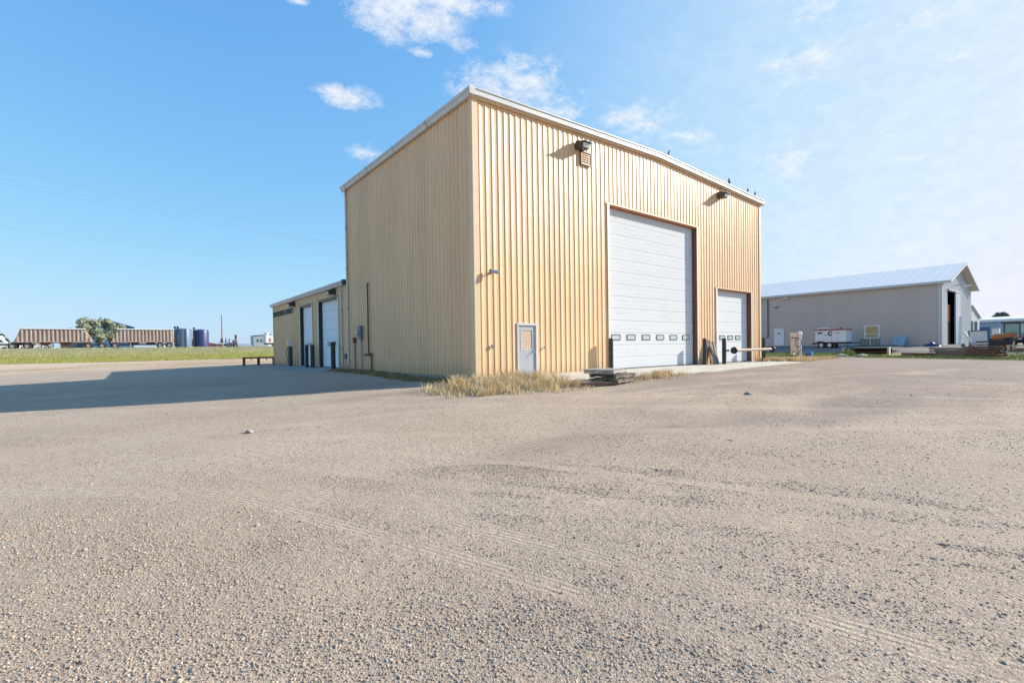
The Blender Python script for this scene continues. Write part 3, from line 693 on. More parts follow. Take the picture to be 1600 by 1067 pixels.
# vent louvre
vx0, vx1, vz0, vz1 = 5.86, 6.56, 9.43, 10.05
vm = MB(); t = .05
vm.box(vx0, vx1, -.10, -.036, vz0, vz0+t); vm.box(vx0, vx1, -.10, -.036, vz1-t, vz1); vm.box(vx0, vx0+t, -.10, -.036, vz0+t, vz1-t); vm.box(vx1-t, vx1, -.10, -.036, vz0+t, vz1-t)
vent = vm.build('vent_frame', M['bronze'], bld)
sl = MB()
for i in range(5):
    z = vz0+.07+i*.105
    sl.add([(vx0+t, -.038, z+.09), (vx1-t, -.038, z+.09), (vx1-t, -.09, z), (vx0+t, -.09, z), (vx0+t, -.038, z+.08), (vx1-t, -.038, z+.08), (vx1-t, -.09, z-.012), (vx0+t, -.09, z-.012)], [(0,1,2,3),(7,6,5,4),(3,2,6,7),(0,4,5,1)])
sl.build('louvre', M['tantrim'], vent)
for (x, z, w_, h_) in ((.70, 1.12, .07, .15), (3.46, 1.08, .06, .09)):
    q = MB(); q.box(x, x+w_, -.09, -.036, z, z+h_); q.build('outlet_box', M['greybox'], bld, bevel=.008)
# rusty gas pipe and small fittings on the long wall
q = MB(); q.tube([(-.05, 10.24, 4.72), (-.11, 10.24, 4.78), (-.11, 10.24, .95), (-.11, 10.24, .9)], .045, 8)
q.tube([(-.11, 10.85, .86), (-.11, 9.85, .90)], .06, 8); q.tube([(-.11, 9.85, .90), (-.13, 9.80, .88), (-.13, 9.80, -.25)], .045, 8); q.build('vent_pipe', M['rust'], bld, smooth=True)
q = MB(); q.tube([(-.08, 12.38, -.05), (-.08, 12.38, 1.6)], .06, 8); w_ = q.build('conduit', M['palerust'], bld, smooth=True)
q = MB(); q.box(-.16, -.035, 12.28, 12.48, 1.55, 1.86); q.build('conduit_box', M['maroon'], w_, bevel=.01)
em = thing('electric_meter', (-.1, 11.35, 0), 'grey electricity meter box on a standpipe against the tan long wall', 'meter')
q = MB(); q.tube([(0, 0, -.35), (0, 0, 1.8)], .045, 8); q.build('standpipe', M['galv'], em, smooth=True)
q = MB(); q.box(-.12, .06, -.22, .22, 1.75, 2.5); q.build('meter_box', M['greybox'], em, bevel=.01)
q = MB(); q.tube([(-.12, .0, 2.1), (-.26, .0, 2.1)], .13, 14); q.build('meter_dial', M['galv'], em, smooth=True)
q = MB(); q.box(-.02, .0, .0, .01, 0, .01)
ob = thing('outlet_box', (-.05, 13.95, .62), 'small dark outlet box between the two downspouts', 'outlet box')
q = MB(); q.box(-.09, .0, -.11, .11, 0, .30); q.build('cover', M['greybox'], ob, bevel=.01)
q = MB(); q.tube([(-.04, 0, -.65), (-.04, 0, 0)], .02, 8); q.build('conduit', M['galv'], ob)

# wall lamps ---------------------------------------------------------
def lamp_proto():
    r = thing('wall_lamp', (5.78, -.036, 10.16), 'dark wall lamp above the louvred vent on the tan gable', 'lamp', group='floodlights on the tan warehouse')
    h_ = MB()
    h_.add([(-.24, 0, -.14), (.24, 0, -.14), (.24, 0, .20), (-.24, 0, .20), (-.22, -.42, -.16), (.22, -.42, -.16), (.25, -.50, .06), (-.25, -.50, .06), (-.24, -.2, .22), (.24, -.2, .22)],
           [(0,3,2,1), (0,1,5,4), (3,8,9,2), (8,7,6,9), (0,4,7,8,3), (1,2,9,6,5)])
    h_.build('housing', M['bronze'], r, bevel=.008)
    l_ = MB(); l_.add([(-.20, -.425, -.14), (.20, -.425, -.14), (.22, -.485, .03), (-.22, -.485, .03), (-.20, -.40, -.14), (.20, -.40, -.14), (.22, -.46, .03), (-.22, -.46, .03)], [(0,1,2,3),(7,6,5,4),(0,4,5,1),(1,5,6,2),(2,6,7,3),(3,7,4,0)])
    # lens set in the sloping mouth, prouder than the housing
    for v in range(len(l_.v)): x, y, z = l_.v[v]; l_.v[v] = (x, y-.03, z)
    l_.build('lens', M['lens'], r)
    vis = MB(); vis.box(-.27, .27, -.60, -.40, .065, .085); vis.build('visor', M['bronze'], r)
    return r
lp = lamp_proto()
dup(lp, (18.15, -.036, 10.22), label='dark wall lamp high on the tan gable, right of the tall white door')
dup(lp, (-.036, 15.75, 4.82), R(-90), 'dark wall lamp above the wing\'s overhead door nearest the tall wall')
dup(lp, (-.036, 25.3, 4.80), R(-90), 'dark wall lamp beside the dark lettering on the low wing')
sc = thing('security_camera', (.72, -.036, 4.06), 'small grey camera on a bracket near the warehouse corner', 'camera')
q = MB(); q.tube([(0, 0, .0), (0, -.16, .02)], .022, 8); q.tube([(0, 0, 0), (0, -.03, 0)], .06, 10); q.build('bracket', M['bronze'], sc)
q = MB(); q.cbox((.05, -.2, .03), (.34, .14, .13), (0, R(10), R(-25))); q.build('housing', M['galv'], sc, bevel=.02)
q = MB(); q.tube([(-.09, -.14, .06), (-.14, -.12, .07)], .055, 10); q.build('lens', M['darkglass'], sc)

# lettering on the wing
def text_mesh(s, size, extr, name='lettering'):
    cu = bpy.data.curves.new(name, 'FONT'); cu.body = s; cu.size = size; cu.extrude = extr; cu.align_x = 'LEFT'
    o = bpy.data.objects.new(name, cu); col.objects.link(o); bpy.context.view_layer.update()
    me = bpy.data.meshes.new_from_object(o.evaluated_get(bpy.context.evaluated_depsgraph_get()))
    bpy.data.objects.remove(o); return me
def text_obj(s, size, material, parent, name='lettering', extr=.01, fit=None, bold=0):
    me = text_mesh(s, size, extr, name); me.materials.clear(); me.materials.append(material)
    xs_ = [v.co.x for v in me.vertices]
    if fit:
        k = fit/(max(xs_)-min(xs_))
        for v in me.vertices: v.co.x = (v.co.x-min(xs_))*k
    o = bpy.data.objects.new(name, me); col.objects.link(o); o.parent = parent; return o
sg = thing('wall_lettering', (-.05, 32.45, 4.18), 'dark raised lettering along the top of the low wing wall', 'sign')
tx = text_obj('TRAILER SALES & SERVICE', .62, M['letter'], sg, 'letters', .03, fit=6.7)
tx.rotation_euler = (R(90), 0, R(-90))

# bollards -----------------------------------------------------------
def bollard(x, y, z, h, r, label, grp):
    t = thing('bollard', (x, y, z), label, 'bollard', group=grp)
    q = MB(); q.tube([(0, 0, -.2), (0, 0, h-.02)], r, 20); q.build('post', M['bol'], t, smooth=True)
    q = MB(); q.tube([(0, 0, h-.02), (0, 0, h), (0, 0, h+.03), (0, 0, h+.045)], [r*1.0, r*1.02, r*.8, r*.3], 20); q.build('cap', M['bol'], t, smooth=True)
    return t
G1 = 'dark bollards guarding the gable doors'; G2 = 'dark bollards guarding the wing doors'
bollard(7.50, -.34, -.02, 1.50, .105, 'dark bollard left of the tall white door, by the pallets', G1)
bollard(15.82, -.34, -.02, 1.50, .11, 'dark bollard just right of the tall white door', G1)
bollard(17.55, -.60, -.02, 1.50, .12, 'dark bollard left of the smaller white door, beside leaning boards', G1)
bollard(22.75, -.60, -.02, 1.50, .12, 'dark bollard at the far right corner of the gable wall', G1)
bollard(-.55, 24.6, -.04, 1.5, .12, 'dark bollard at the far side of the narrow wing door', G2)
bollard(-.55, 20.35, -.04, 1.55, .12, 'dark bollard between the wing doors, left one of the close pair', G2)
bollard(-.45, 19.35, -.04, 1.55, .14, 'dark bollard between the wing doors, right one of the close pair', G2)
bollard(-.45, 15.05, -.04, 1.65, .14, 'dark bollard at the near side of the wider wing door by the downspout', G2)
pp = thing('outlet_post', (-.45, 25.6, -.05), 'grey post with a white meter head beside the farthest wing bollard', 'post')
q = MB(); q.box(-.07, .07, -.07, .07, 0, 1.55); q.build('post', M['greybox'], pp)
q = MB(); q.tube([(0, 0, 1.55), (0, 0, 1.8), (0, 0, 1.98), (0, 0, 2.05)], [.08, .14, .14, .07], 12); q.build('meter_head', M['white'], pp, smooth=True)
q = MB(); q.tube([(-.1, -.02, 1.5), (-.2, -.1, 1.1), (-.14, -.1, .5), (-.08, 0, .3)], .02, 6); q.build('cord', M['black'], pp)

# steel pipe with flanges lying across the small door
sp_ = thing('flanged_pipe', (18.1, -.95, .78), 'long pale rusty pipe with round flanges held across the smaller white door', 'pipe')
q = MB(); q.tube([(0, 0, 0), (5.1, 0, .02)], .085, 14); q.build('pipe', M['palerust'], sp_, smooth=True)
for x in (-.03, 5.1):
    q = MB(); q.tube([(x-.03, 0, 0), (x+.03, 0, 0)], .21, 20); q.tube([(x-.14, 0, 0), (x+.13, 0, 0)], .13, 12); q.build('flange', M['bol'], sp_, smooth=True)
q = MB()
for x in (-.45, 4.65): q.box(x-.04, x+.04, .08, .30, -.05, .05)
q.build('bracket', M['rust'], sp_)

# weathered boards leaning between bollards
for i, (x, w_, h_, lean, mt, lb) in enumerate([(16.35, .30, 1.42, .5, 'wood2', 'dark weathered board leaning on the wall, leftmost of the four between the doors'), (16.62, .26, 1.46, .44, 'wood', 'grey weathered board leaning on the wall, second from left between the doors'),
                                (16.88, .22, 1.30, .40, 'wood', 'shorter grey board leaning on the wall, third from left between the doors'), (17.12, .24, 1.38, .42, 'wood', 'split board leaning on the wall behind the bollard of the smaller door')]):
    q = MB(); ln = math.hypot(h_, lean)
    q.box(-w_/2, w_/2, 0, .05, 0, ln); ob = q.build('plank', M[mt], None, bevel=.006)
    ob.location = (x, -.06-lean, -.03); ob.rotation_euler = (-math.atan2(lean, h_), R(random.uniform(8, 14)), 0)
    tag(ob, lb, 'board', 'boards leaning between the gable doors')

# pallets ------------------------------------------------------------
def pallet(x, y, z, rz, label, tilt=0, mt='wood'):
    t = thing('pallet', (x, y, z), label, 'pallet', rz, 'pallets in front of the gable wall'); t.rotation_euler = (tilt, 0, rz)
    for yy in (-.52, 0, .52):
        q = MB(); q.box(-.62, .62, yy-.05, yy+.05, .03, .12); q.build('stringer', M[mt], t, bevel=.004)
    for k in range(7):
        q = MB(); xx = -.56+k*.187; wj = random.uniform(.055, .07); q.box(xx-wj, xx+wj, -.6+random.uniform(-.02, .02), .6+random.uniform(-.02, .04), .124, .145); q.build('deck_board', M[mt], t)
    for k in range(3):
        q = MB(); xx = -.54+k*.54; q.box(xx-.05, xx+.05, -.58, .58, 0.005, .026); q.build('base_board', M[mt], t)
    return t
M['woodgrey'] = mat('silver_grey_pallet', (.42, .40, .36), .9, var=.2, vscale=6, bump=.3, stretch=(1, 6, 6))
pallet(3.2, -3.95, zf(3.3, -3.9)+.02, R(12), 'dark weathered pallet at the bottom of the stack by the tall white door')
pallet(3.35, -3.85, zf(3.3, -3.9)+.18, R(5), 'weathered brown pallet in the middle of the stack by the tall white door')
pallet(3.05, -3.8, zf(3.3, -3.9)+.35, R(16), 'silver grey pallet on top of the stack by the tall white door', 0, 'woodgrey')
for i, (x, y, z, l_, rz, lb) in enumerate([(4.3, -4.15, .10, 1.5, 8, 'loose timber offcut lying at the right of the pallet stack'), (2.1, -4.3, .10, 1.3, -20, 'loose timber offcut lying at the left of the pallet stack')]):
    q = MB(); q.box(-l_/2, l_/2, -.07, .07, 0, .09); ob = q.build('timber_offcut', M['wood2'], None, bevel=.006); ob.location = (x, y, zf(x, y)+z-.05); ob.rotation_euler = (0, 0, R(rz)); tag(ob, lb, 'timber', 'timber offcuts by the pallet stack')

# steel rack by far end of the wing
rk = thing('steel_rack', (-1.15, 33.1, zf(-1.2, 33)), 'low rusty steel rack standing at the far end of the low wing', 'rack')
q = MB(); q.box(-1.3, 1.3, -.35, .35, .62, .74); q.build('top_frame', M['rust'], rk)
for x in (-1.22, -.05, 1.22):
    q = MB(); q.box(x-.06, x+.06, -.33, -.21, -.05, .62); q.box(x-.06, x+.06, .21, .33, -.05, .62); q.build('leg', M['rust'], rk)
q = MB()
for x in (-.7, .55): q.tube([(x, -.3, .6), (x, -.3, .45)], .04, 8)
q.build('hook', M['rust'], rk)

# birds on the roof edge ----------------------------------------------
def bird(x, y, z, rz, label):
    t = thing('bird', (x, y, z), label, 'bird', R(rz), 'birds on the warehouse roof edge')
    pts = [((-.17, 0, .10), .015), ((-.10, 0, .13), .035), ((-.02, 0, .17), .062), ((.06, 0, .225), .058), ((.10, 0, .29), .035), ((.125, 0, .335), .038), ((.16, 0, .335), .02), ((.195, 0, .325), .004)]
    q = MB(); q.tube([p for p, r in pts], [r for p, r in pts], 10); q.build('body', M['bird'], t, smooth=True)
    q = MB(); q.tube([(.0, .02, .13), (.01, .02, 0)], .006, 5); q.tube([(.0, -.02, .13), (.01, -.02, 0)], .006, 5); q.build('legs', M['frame'], t)
    q = MB()
    for s in (-1, 1): q.add([(.05, s*.06, .25), (-.2, s*.03, .10), (-.02, s*.068, .14)], [(0, 1, 2)])
    q.build('wings', M['bird'], t)
zr = lambda x: gable(x) + .235
bird(12.6, -.2, zr(12.6), 20, 'lone dark bird at the middle of the gable roof edge')
bird(19.1, -.2, zr(19.1), 200, 'dark bird on the right part of the roof edge, left of a close pair')
bird(21.55, -.2, zr(21.55), 30, 'dark bird near the right roof corner, left one of the close pair')
bird(22.55, -.2, zr(22.55), 30, 'dark bird nearest the right roof corner')

# ------------------------------------------------------------------ neighbour building
nb = thing('storage_building', (56, -3.9, .8), 'long grey-beige storage building with a white gable roof beyond the generator', 'building')
NL, NW, NE, NR = 34.0, 16.0, 6.62, 9.1
ribbed('wall', NL, lambda u: NE, [], M['neighwall'], nb, (0, NL, 0), (0, -1, 0), (-1, 0, 0), depth=.02, pitch=.45, base=-.3)
def ngab(u): return NE + (NR-NE)*(1-abs(u-NW/2)/(NW/2))
OP = (2.7, 8.6, -.3, 5.75)
ribbed('wall', NW, ngab, [OP], M['neighwhite'], nb, (0, 0, 0), (1, 0, 0), (0, -1, 0), depth=.03, pitch=.45, base=-.3)
ribbed('wall', NL, lambda u: NE, [], M['neighwhite'], nb, (NW, 0, 0), (0, 1, 0), (1, 0, 0), depth=.02, pitch=.45, base=-.3)
ribbed('wall', NW, ngab, [], M['neighwhite'], nb, (NW, NL, 0), (-1, 0, 0), (0, 1, 0), depth=.02, pitch=.45, base=-.3)
def roof_ribs(mb, xa, za, xb, zb, y0, y1, th=.05, pitch=.9):
    mb.add([(xa, y0, za), (xb, y0, zb), (xb, y1, zb), (xa, y1, za), (xa, y0, za+th), (xb, y0, zb+th), (xb, y1, zb+th), (xa, y1, za+th)], [(0,3,2,1),(4,5,6,7),(0,1,5,4),(1,2,6,5),(2,3,7,6),(3,0,4,7)])
    y = y0+.1
    while y < y1:
        mb.add([(xa, y, za+th+.001), (xb, y, zb+th+.001), (xb, y+.06, zb+th+.001), (xa, y+.06, za+th+.001), (xa, y+.015, za+th+.014), (xb, y+.015, zb+th+.014), (xb, y+.045, zb+th+.014), (xa, y+.045, za+th+.014)], [(4,5,6,7),(0,1,5,4),(1,2,6,5),(2,3,7,6),(3,0,4,7)])
        y += pitch
eo = .75; sl_ = (NR-NE)/(NW/2)
q = MB(); roof_ribs(q, -.35, NE-.35*sl_+.05, NW/2, NR+.05, -eo, NL+.6); roof_ribs(q, NW/2, NR+.05, NW+.35, NE-.35*sl_+.05, -eo, NL+.6); q.build('roof', M['neighroof'], nb)
q = MB(); q.box(-.38, -.34, -eo, NL+.6, NE-.28, NE-.04); q.build('eave_fascia', M['white_trim'], nb)
q = MB()
for (xa, xb, za, zb) in ((-.38, NW/2, NE-.35*sl_, NR), (NW/2, NW+.38, NR, NE-.35*sl_)):
    q.add([(xa, -eo-.05, za-.16), (xb, -eo-.05, zb-.16), (xb, -eo-.01, zb-.16), (xa, -eo-.01, za-.16), (xa, -eo-.05, za+.13), (xb, -eo-.05, zb+.13), (xb, -eo-.01, zb+.13), (xa, -eo-.01, za+.13)], [(0,3,2,1),(4,5,6,7),(0,1,5,4),(1,2,6,5),(2,3,7,6),(3,0,4,7)])
q.build('rake_trim', M['white_trim'], nb)
q = MB()
q.add([(0, -eo, NE-.02), (NW/2, -eo, NR-.02), (NW/2, 0, NR-.02), (0, 0, NE-.02)], [(0,1,2,3)]); q.add([(NW/2, -eo, NR-.02), (NW+.33, -eo, NE-.33*sl_-.02), (NW+.33, 0, NE-.33*sl_-.02), (NW/2, 0, NR-.02)], [(0,1,2,3)])
q.build('soffit', M['beige'], nb)
q = MB(); q.box(-.05, -.03, -.05, .28, -.3, NE-.03); q.box(-.05, .35, -.05, -.032, -.3, NE); q.build('corner_trim', M['white_trim'], nb)
# dark room behind the big opening, sliding leaf half across
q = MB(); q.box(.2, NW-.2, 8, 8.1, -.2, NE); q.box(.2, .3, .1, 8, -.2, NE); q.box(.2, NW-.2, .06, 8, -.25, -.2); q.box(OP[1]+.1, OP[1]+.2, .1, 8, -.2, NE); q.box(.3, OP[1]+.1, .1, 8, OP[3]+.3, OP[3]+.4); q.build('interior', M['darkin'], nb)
q = MB(); q.box(6.0, OP[1]+.1, -.16, -.07, -.2, OP[3]+.05); q.box(5.92, 6.0, -.18, -.05, -.2, OP[3]+.05); q.build('sliding_door', M['shedwall'], nb)
q = MB(); q.box(OP[0]-.2, OP[1]+.2, -.2, -.05, OP[3]+.06, OP[3]+.2); q.build('door_track', M['galv'], nb)
sh = thing('crate_stack', (60.6, -3.62, .62), 'orange-brown stacked crates inside the open doorway of the storage building', 'crates')
q = MB(); q.box(-1.4, 1.2, 0, 1.0, 0, 2.6); q.build('lower_crate', M['frame'], sh, bevel=.02)
q = MB(); q.box(-1.3, 1.2, 0, 1.0, 2.65, 4.6); q.build('upper_crate', M['orange'], sh, bevel=.02)
# man door, windows
q = MB(); q.box(-.07, -.025, 15.45, 16.65, .1, 2.3); dr = q.build('door', M['white'], nb)
q = MB(); q.box(-.085, -.072, 15.85, 16.25, 1.6, 1.75); q.build('door_sign', M['greybox'], dr)
for (y0, y1, z0, z1) in ((5.3, 6.75, .72, 2.28), (10.3, 11.6, .9, 2.2)):
    q = MB(); t = .13
    q.box(-.10, -.02, y0, y1, z0, z0+t); q.box(-.10, -.02, y0, y1, z1-t, z1); q.box(-.10, -.02, y0, y0+t, z0+t, z1-t); q.box(-.10, -.02, y1-t, y1, z0+t, z1-t); q.box(-.09, -.02, y0+t, y1-t, (z0+z1)/2-.25, (z0+z1)/2-.17)
    wf = q.build('window_frame', M['white'], nb)
    q = MB(); q.box(-.05, -.022, y0+t, y1-t, z0+t, z1-t); q.build('boarded_pane', M['boardy'], wf)
q = MB(); q.tube([(-.1, 17.4, 6.2), (-.1, 17.4, 1.2), (-.1, 18.2, 1.1)], .06, 8); q.build('flue_pipe', M['bol'], nb)
for (y, z, m_, lb) in ((16.35, 5.15, 'galv', 'small grey wall lamp above the white door of the storage building'), (15.1, 6.05, 'white', 'white wall lamp under the eave of the storage building')):
    t = thing('wall_lamp', (55.97, y-3.9, z+.8), lb, 'lamp', R(-90), 'lamps on the storage building')
    q = MB(); q.prism([(0, -.12), (-.1, -.12), (-.42, .0), (-.42, .14), (0, .16)], 'x', -.28, .28); q.build('housing', M[m_], t, bevel=.01)
    q = MB(); q.box(-.24, .24, -.44, -.422, .01, .12); q.build('lens', M['lens'], t)
t = thing('wall_lamp', (62.3, -3.93, 7.15), 'long white lamp high on the white gable of the storage building', 'lamp', 0, 'lamps on the storage building')
q = MB(); q.tube([(-.0, 0, .2), (0, -.4, .25), (.3, -.9, .15)], .05, 8); q.build('arm', M['galv'], t)
q = MB(); q.cbox((.35, -1.0, .1), (.5, .5, .16), (0, 0, .4)); q.build('head', M['white'], t, bevel=.03)

# small gable building beyond and the far blue-grey building
s2 = thing('white_shed', (84.3, -1, .6), 'small white gabled building behind the storage building with two dark windows', 'building')
ribbed('wall', 16.4, lambda u: 4.2+2.0*(1-abs(u-8.2)/8.2), [], M['neighwhite'], s2, (0, 0, 0), (1, 0, 0), (0, -1, 0), depth=.02, pitch=.6)
ribbed('wall', 16, lambda u: 4.2, [], M['neighwhite'], s2, (0, 16, 0), (0, -1, 0), (-1, 0, 0), depth=.02, pitch=.6)
ribbed('wall', 16, lambda u: 4.2, [], M['neighwhite'], s2, (16.4, 0, 0), (0, 1, 0), (1, 0, 0), depth=.02, pitch=.6)
q = MB(); roof_ribs(q, -.3, 4.2, 8.2, 6.2, -.3, 16.3, .08, 1); roof_ribs(q, 8.2, 6.2, 16.7, 4.2, -.3, 16.3, .08, 1); q.build('roof', M['neighroof'], s2)
for x in (8.1, 11.8):
    q = MB(); q.box(x, x+2.1, -.08, -.03, 1.8, 3.7); q.build('window', M['darkglass'], s2)
s3 = thing('steel_building', (120, -60, .6), 'long low blue-grey building with a white roof edge in the right distance', 'building')
ribbed('wall', 75, lambda u: 4.1, [], M['greyblue'], s3, (0, 75, 0), (0, -1, 0), (-1, 0, 0), depth=.02, pitch=1.0)
q = MB(); q.box(0, 15, 0, 75, 4.11, 4.2); q.box(.05, 15, .0, .1, 0, 4.1); q.box(.05, 15, 74.9, 75, 0, 4.1); q.build('shell', M['greyblue'], s3)
q = MB(); q.prism([(-.5, 4.15), (-.5, 4.6), (7, 5.3), (15.5, 4.6), (15.5, 4.15)], 'y', -.5, 75.5); q.build('roof', M['white'], s3)
for (y, w_, h_, mt) in ((60, 2.2, 3.2, 'bluewall'), (56.5, 1.4, 3.0, 'white'), (52, 3.6, 3.3, 'greyblue')):
    q = MB(); q.box(-.08, -.03, y, y+w_, 0, h_); q.build('door', M[mt], s3)

# ------------------------------------------------------------------ wheels
def wheel(parent, x, y, z, r, w_, axis='y', tyre='black', rim='rim'):
    """axle along `axis`; returns tyre part with rim child"""
    def P(a, rr, k=24):
        out = []
        for i in range(k):
            th = 2*math.pi*i/k
            out.append((x+rr*math.cos(th), y+a, z+rr*math.sin(th)) if axis == 'y' else (x+a, y+rr*math.cos(th), z+rr*math.sin(th)))
        return out
    def rev(prof):
        mb = MB(); k = 24; vs = []
        for a, rr in prof: vs += P(a, rr, k)
        fs = []
        for i in range(len(prof)-1):
            for j in range(k): fs.append((i*k+j, i*k+(j+1) % k, (i+1)*k+(j+1) % k, (i+1)*k+j))
        mb.add(vs, fs); return mb
    h = w_/2
    t = rev([(-h*.7, r*.58), (-h, r*.66), (-h, r*.88), (-h*.75, r), (h*.75, r), (h, r*.88), (h, r*.66), (h*.7, r*.58)]).build('wheel', M[tyre], parent, smooth=True)
    rev([(-h*.7, r*.58), (-h*.8, r*.52), (-h*.25, r*.46), (-h*.3, r*.2), (-h*.8, r*.16), (-h*.8, .001)]).build('rim', M[rim], t, smooth=True)
    rev([(h*.7, r*.58), (h*.8, r*.52), (h*.25, r*.46), (h*.3, r*.2), (h*.8, r*.16), (h*.8, .001)]).build('rim', M[rim], t, smooth=True)
    return t

# ------------------------------------------------------------------ generator on tandem trailer
ge = thing('generator_trailer', (50, 2.85, zf(50.5, 4)), 'white trailer-mounted generator with a red top on dark tandem wheels', 'generator')
BL = 3.0
q = MB(); q.prism([(0, .66), (0, 1.93), (1.7, 1.93), (1.7, .66)], 'y', 0, BL); body = q.build('housing', M['white'], ge, bevel=.03)
q = MB(); q.prism([(-.03, 1.93), (-.03, 1.99), (.1, 2.07), (1.6, 2.07), (1.73, 1.99), (1.73, 1.93)], 'y', -.06, BL+.06); q.build('top_cover', M['red'], ge, bevel=.01)
q = MB(); q.tube([(.6, .75, 2.07), (.6, .75, 2.16), (.6, .55, 2.2)], .06, 8); q.build('exhaust', M['maroon'], ge)
q = MB()
for y in (.75, 1.35, 2.2): q.box(-.006, -.001, y, y+.015, .7, 1.9)
q.build('panel_seam', M['greybox'], body)
q = MB(); q.box(-.02, -.002, 2.3, 2.75, 1.58, 1.76); q.build('control_window', M['bol'], body)
q = MB(); q.box(-.02, -.002, 1.9, 2.04, 1.38, 1.48); q.box(-.02, -.002, 2.65, 2.75, 1.4, 1.47); q.build('latch', M['bol'], body)
q = MB(); q.box(-.02, 1.5, 2.2, 2.75, .60, .78); q.build('vent_grille', M['frame'], ge)
# round open ring mark: a C-shaped band
q = MB(); cy0, cz0 = 1.5, 1.58; n_ = 22; vs = []; fs = []
for i in range(n_+1):
    a = R(40) + (R(320)-R(40))*i/n_
    for rr in (.24, .10): vs += [(-.012, cy0 - rr*math.cos(a)*1.1, cz0+rr*math.sin(a))]
for i in range(n_): fs.append((2*i, 2*i+1, 2*i+3, 2*i+2))
q.add(vs, fs); q.build('emblem', M['frame'], body)
for (s_, yy, zz, w_) in (('POWER GENERATION', 1.17, 1.60, .75),):
    tt = text_obj(s_, .11, M['red'], body, 'lettering', .003, fit=w_); tt.location = (-.012, yy+.02, zz-.0); tt.rotation_euler = (R(90), 0, R(-90))
q = MB(); q.box(.1, 1.6, -.1, BL+.1, .46, .64); q.box(.8, .95, -1.0, -.1, .48, .6); q.build('chassis', M['frame'], ge)
q = MB(); q.box(-.05, .02, 1.2, 2.8, .56, .64); q.box(-.05, .02, 1.05, 1.2, .35, .64); q.build('mudguard', M['frame'], ge)
for y in (1.6, 2.4): wheel(ge, .08, y, .32, .33, .22, 'x', rim='white'); 
for y in (1.6, 2.4): wheel(ge, 1.6, y, .32, .33, .22, 'x', rim='white')
q = MB(); q.tube([(-.1, .15, .5), (-.1, .5, -.02)], .035, 8); q.build('jack', M['galv'], ge)
q = MB(); q.box(-.2, .2, BL-.0, BL+.25, .42, .56); q.build('rear_step', M['frame'], ge)

# ------------------------------------------------------------------ beige dispenser cabinet
pu = thing('fuel_dispenser', (38.3, 2.85, zf(38.5, 3)), 'beige dispenser cabinet with a hose loop at the edge of the gravel', 'fuel dispenser')
q = MB(); q.box(0, .6, .42, .98, .5, 2.18); q.box(0, .6, .42, .55, 0, .5); q.box(0, .6, .82, .98, 0, .5)
pb = q.build('cabinet', M['beige'], pu, bevel=.015)
q = MB(); q.box(-.03, .63, .38, 1.03, 1.78, 2.2); q.build('head', M['beige'], pb, bevel=.02)
q = MB(); q.box(-.045, -.032, .45, .9, 1.70, 1.77); q.build('label_strip', M['bol'], pb)
q = MB(); q.tube([(.25, .27, 0), (.25, .27, 1.9)], .14, 12); col_ = q.build('column', M['white'], pu, smooth=True)
q = MB(); q.tube([(.25, .27, 1.88), (.25, .27, 1.95), (.25, .27, 2.15), (.25, .27, 2.28), (.25, .27, 2.33)], [.1, .19, .21, .15, .03], 14); q.build('globe', M['white'], pu, smooth=True)
q = MB(); q.tube([(-.05, .30+.28*math.cos(a), 1.28+.42*math.sin(a)) for a in np.linspace(0, 2*math.pi, 22)], .022, 6, False); q.tube([(-.05, .05, .75), (-.06, .2, .4), (-.05, .45, .15)], .025, 6); q.build('hose', M['black'], pu, smooth=True)
bd = thing('drum', (38.9, 2.75, zf(38.9, 2.5)), 'blue drum lying beside the beige dispenser', 'drum')
q = MB(); q.tube([(0, -.0, .24), (0, -.55, .24)], .24, 16); q.build('shell', M['blue'], bd, smooth=True)
q = MB()
for y in (-.15, -.40): q.tube([(0, y-.015, .24), (0, y+.015, .24)], .25, 16)
q.build('hoop', M['blue'], bd)

M['deckshade'] = mat('dark_deck_painted_shade', (.07, .068, .065), .85, var=.3, vscale=2)  # dark deck tone with the storage building's shadow put into the colour
# loading platform: concrete-edged, open and dark at the front
lpf = thing('loading_platform', (41.3, -2.95, -.1), 'low concrete-edged platform with a dark open front beyond the gravel', 'platform')
q = MB(); q.box(0, .5, 0, .14, -.1, .82); q.box(0, .5, 3.35, 3.5, -.1, .80); q.build('side_wall', M['conc'], lpf, bevel=.01)
q = MB(); q.box(.02, 5, .145, 3.345, .68, .78); q.build('deck', M['deckshade'], lpf)
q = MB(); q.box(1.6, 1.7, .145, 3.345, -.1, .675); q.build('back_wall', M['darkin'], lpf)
q = MB(); q.box(.05, .1, .15, 3.34, .36, .42); q.build('rail', M['rust'], lpf)
for i, (x, y, lb) in enumerate([(52.5, 2.75, 'dark steel stand next to the generator\'s right end'), (52.5, 1.75, 'dark steel stand below the boarded window')]):
    t = thing('steel_stand', (x, y-1.2, zf(x, y)), lb, 'stand', group='steel stands along the storage building')
    q = MB(); [q.box(xx, xx+.05, yy, yy+.05, 0, .8) for xx in (-.25, .2) for yy in (0, .3, .6)]; q.build('leg', M['bol'], t)
    q = MB(); q.box(-.27, .27, -.02, .67, .802, .85); q.build('top', M['bol'], t)
def sheet_prop(x, y, lb):
    q = MB(); q.box(-.03, .03, -.5, .5, 0, 1.1)
    for yy in (-.5, -.25, 0, .25, .5): q.box(-.06, -.031, yy-.02, yy+.02, 0, 1.1)
    o = q.build('metal_sheet', M['ltblue'], None); o.location = (x, y, zf(x, y)); o.rotation_euler = (R(10), R(22), 0); tag(o, lb, 'sheet')
sheet_prop(54.9, -.45, 'light blue ribbed sheet leaning at the foot of the storage building')
q = MB(); n_ = 26
tp = thing('tarpaulin', (53.5, -3.6, zf(53.5, -3.6)), 'crumpled dark blue tarpaulin heap before the storage building corner', 'tarpaulin')
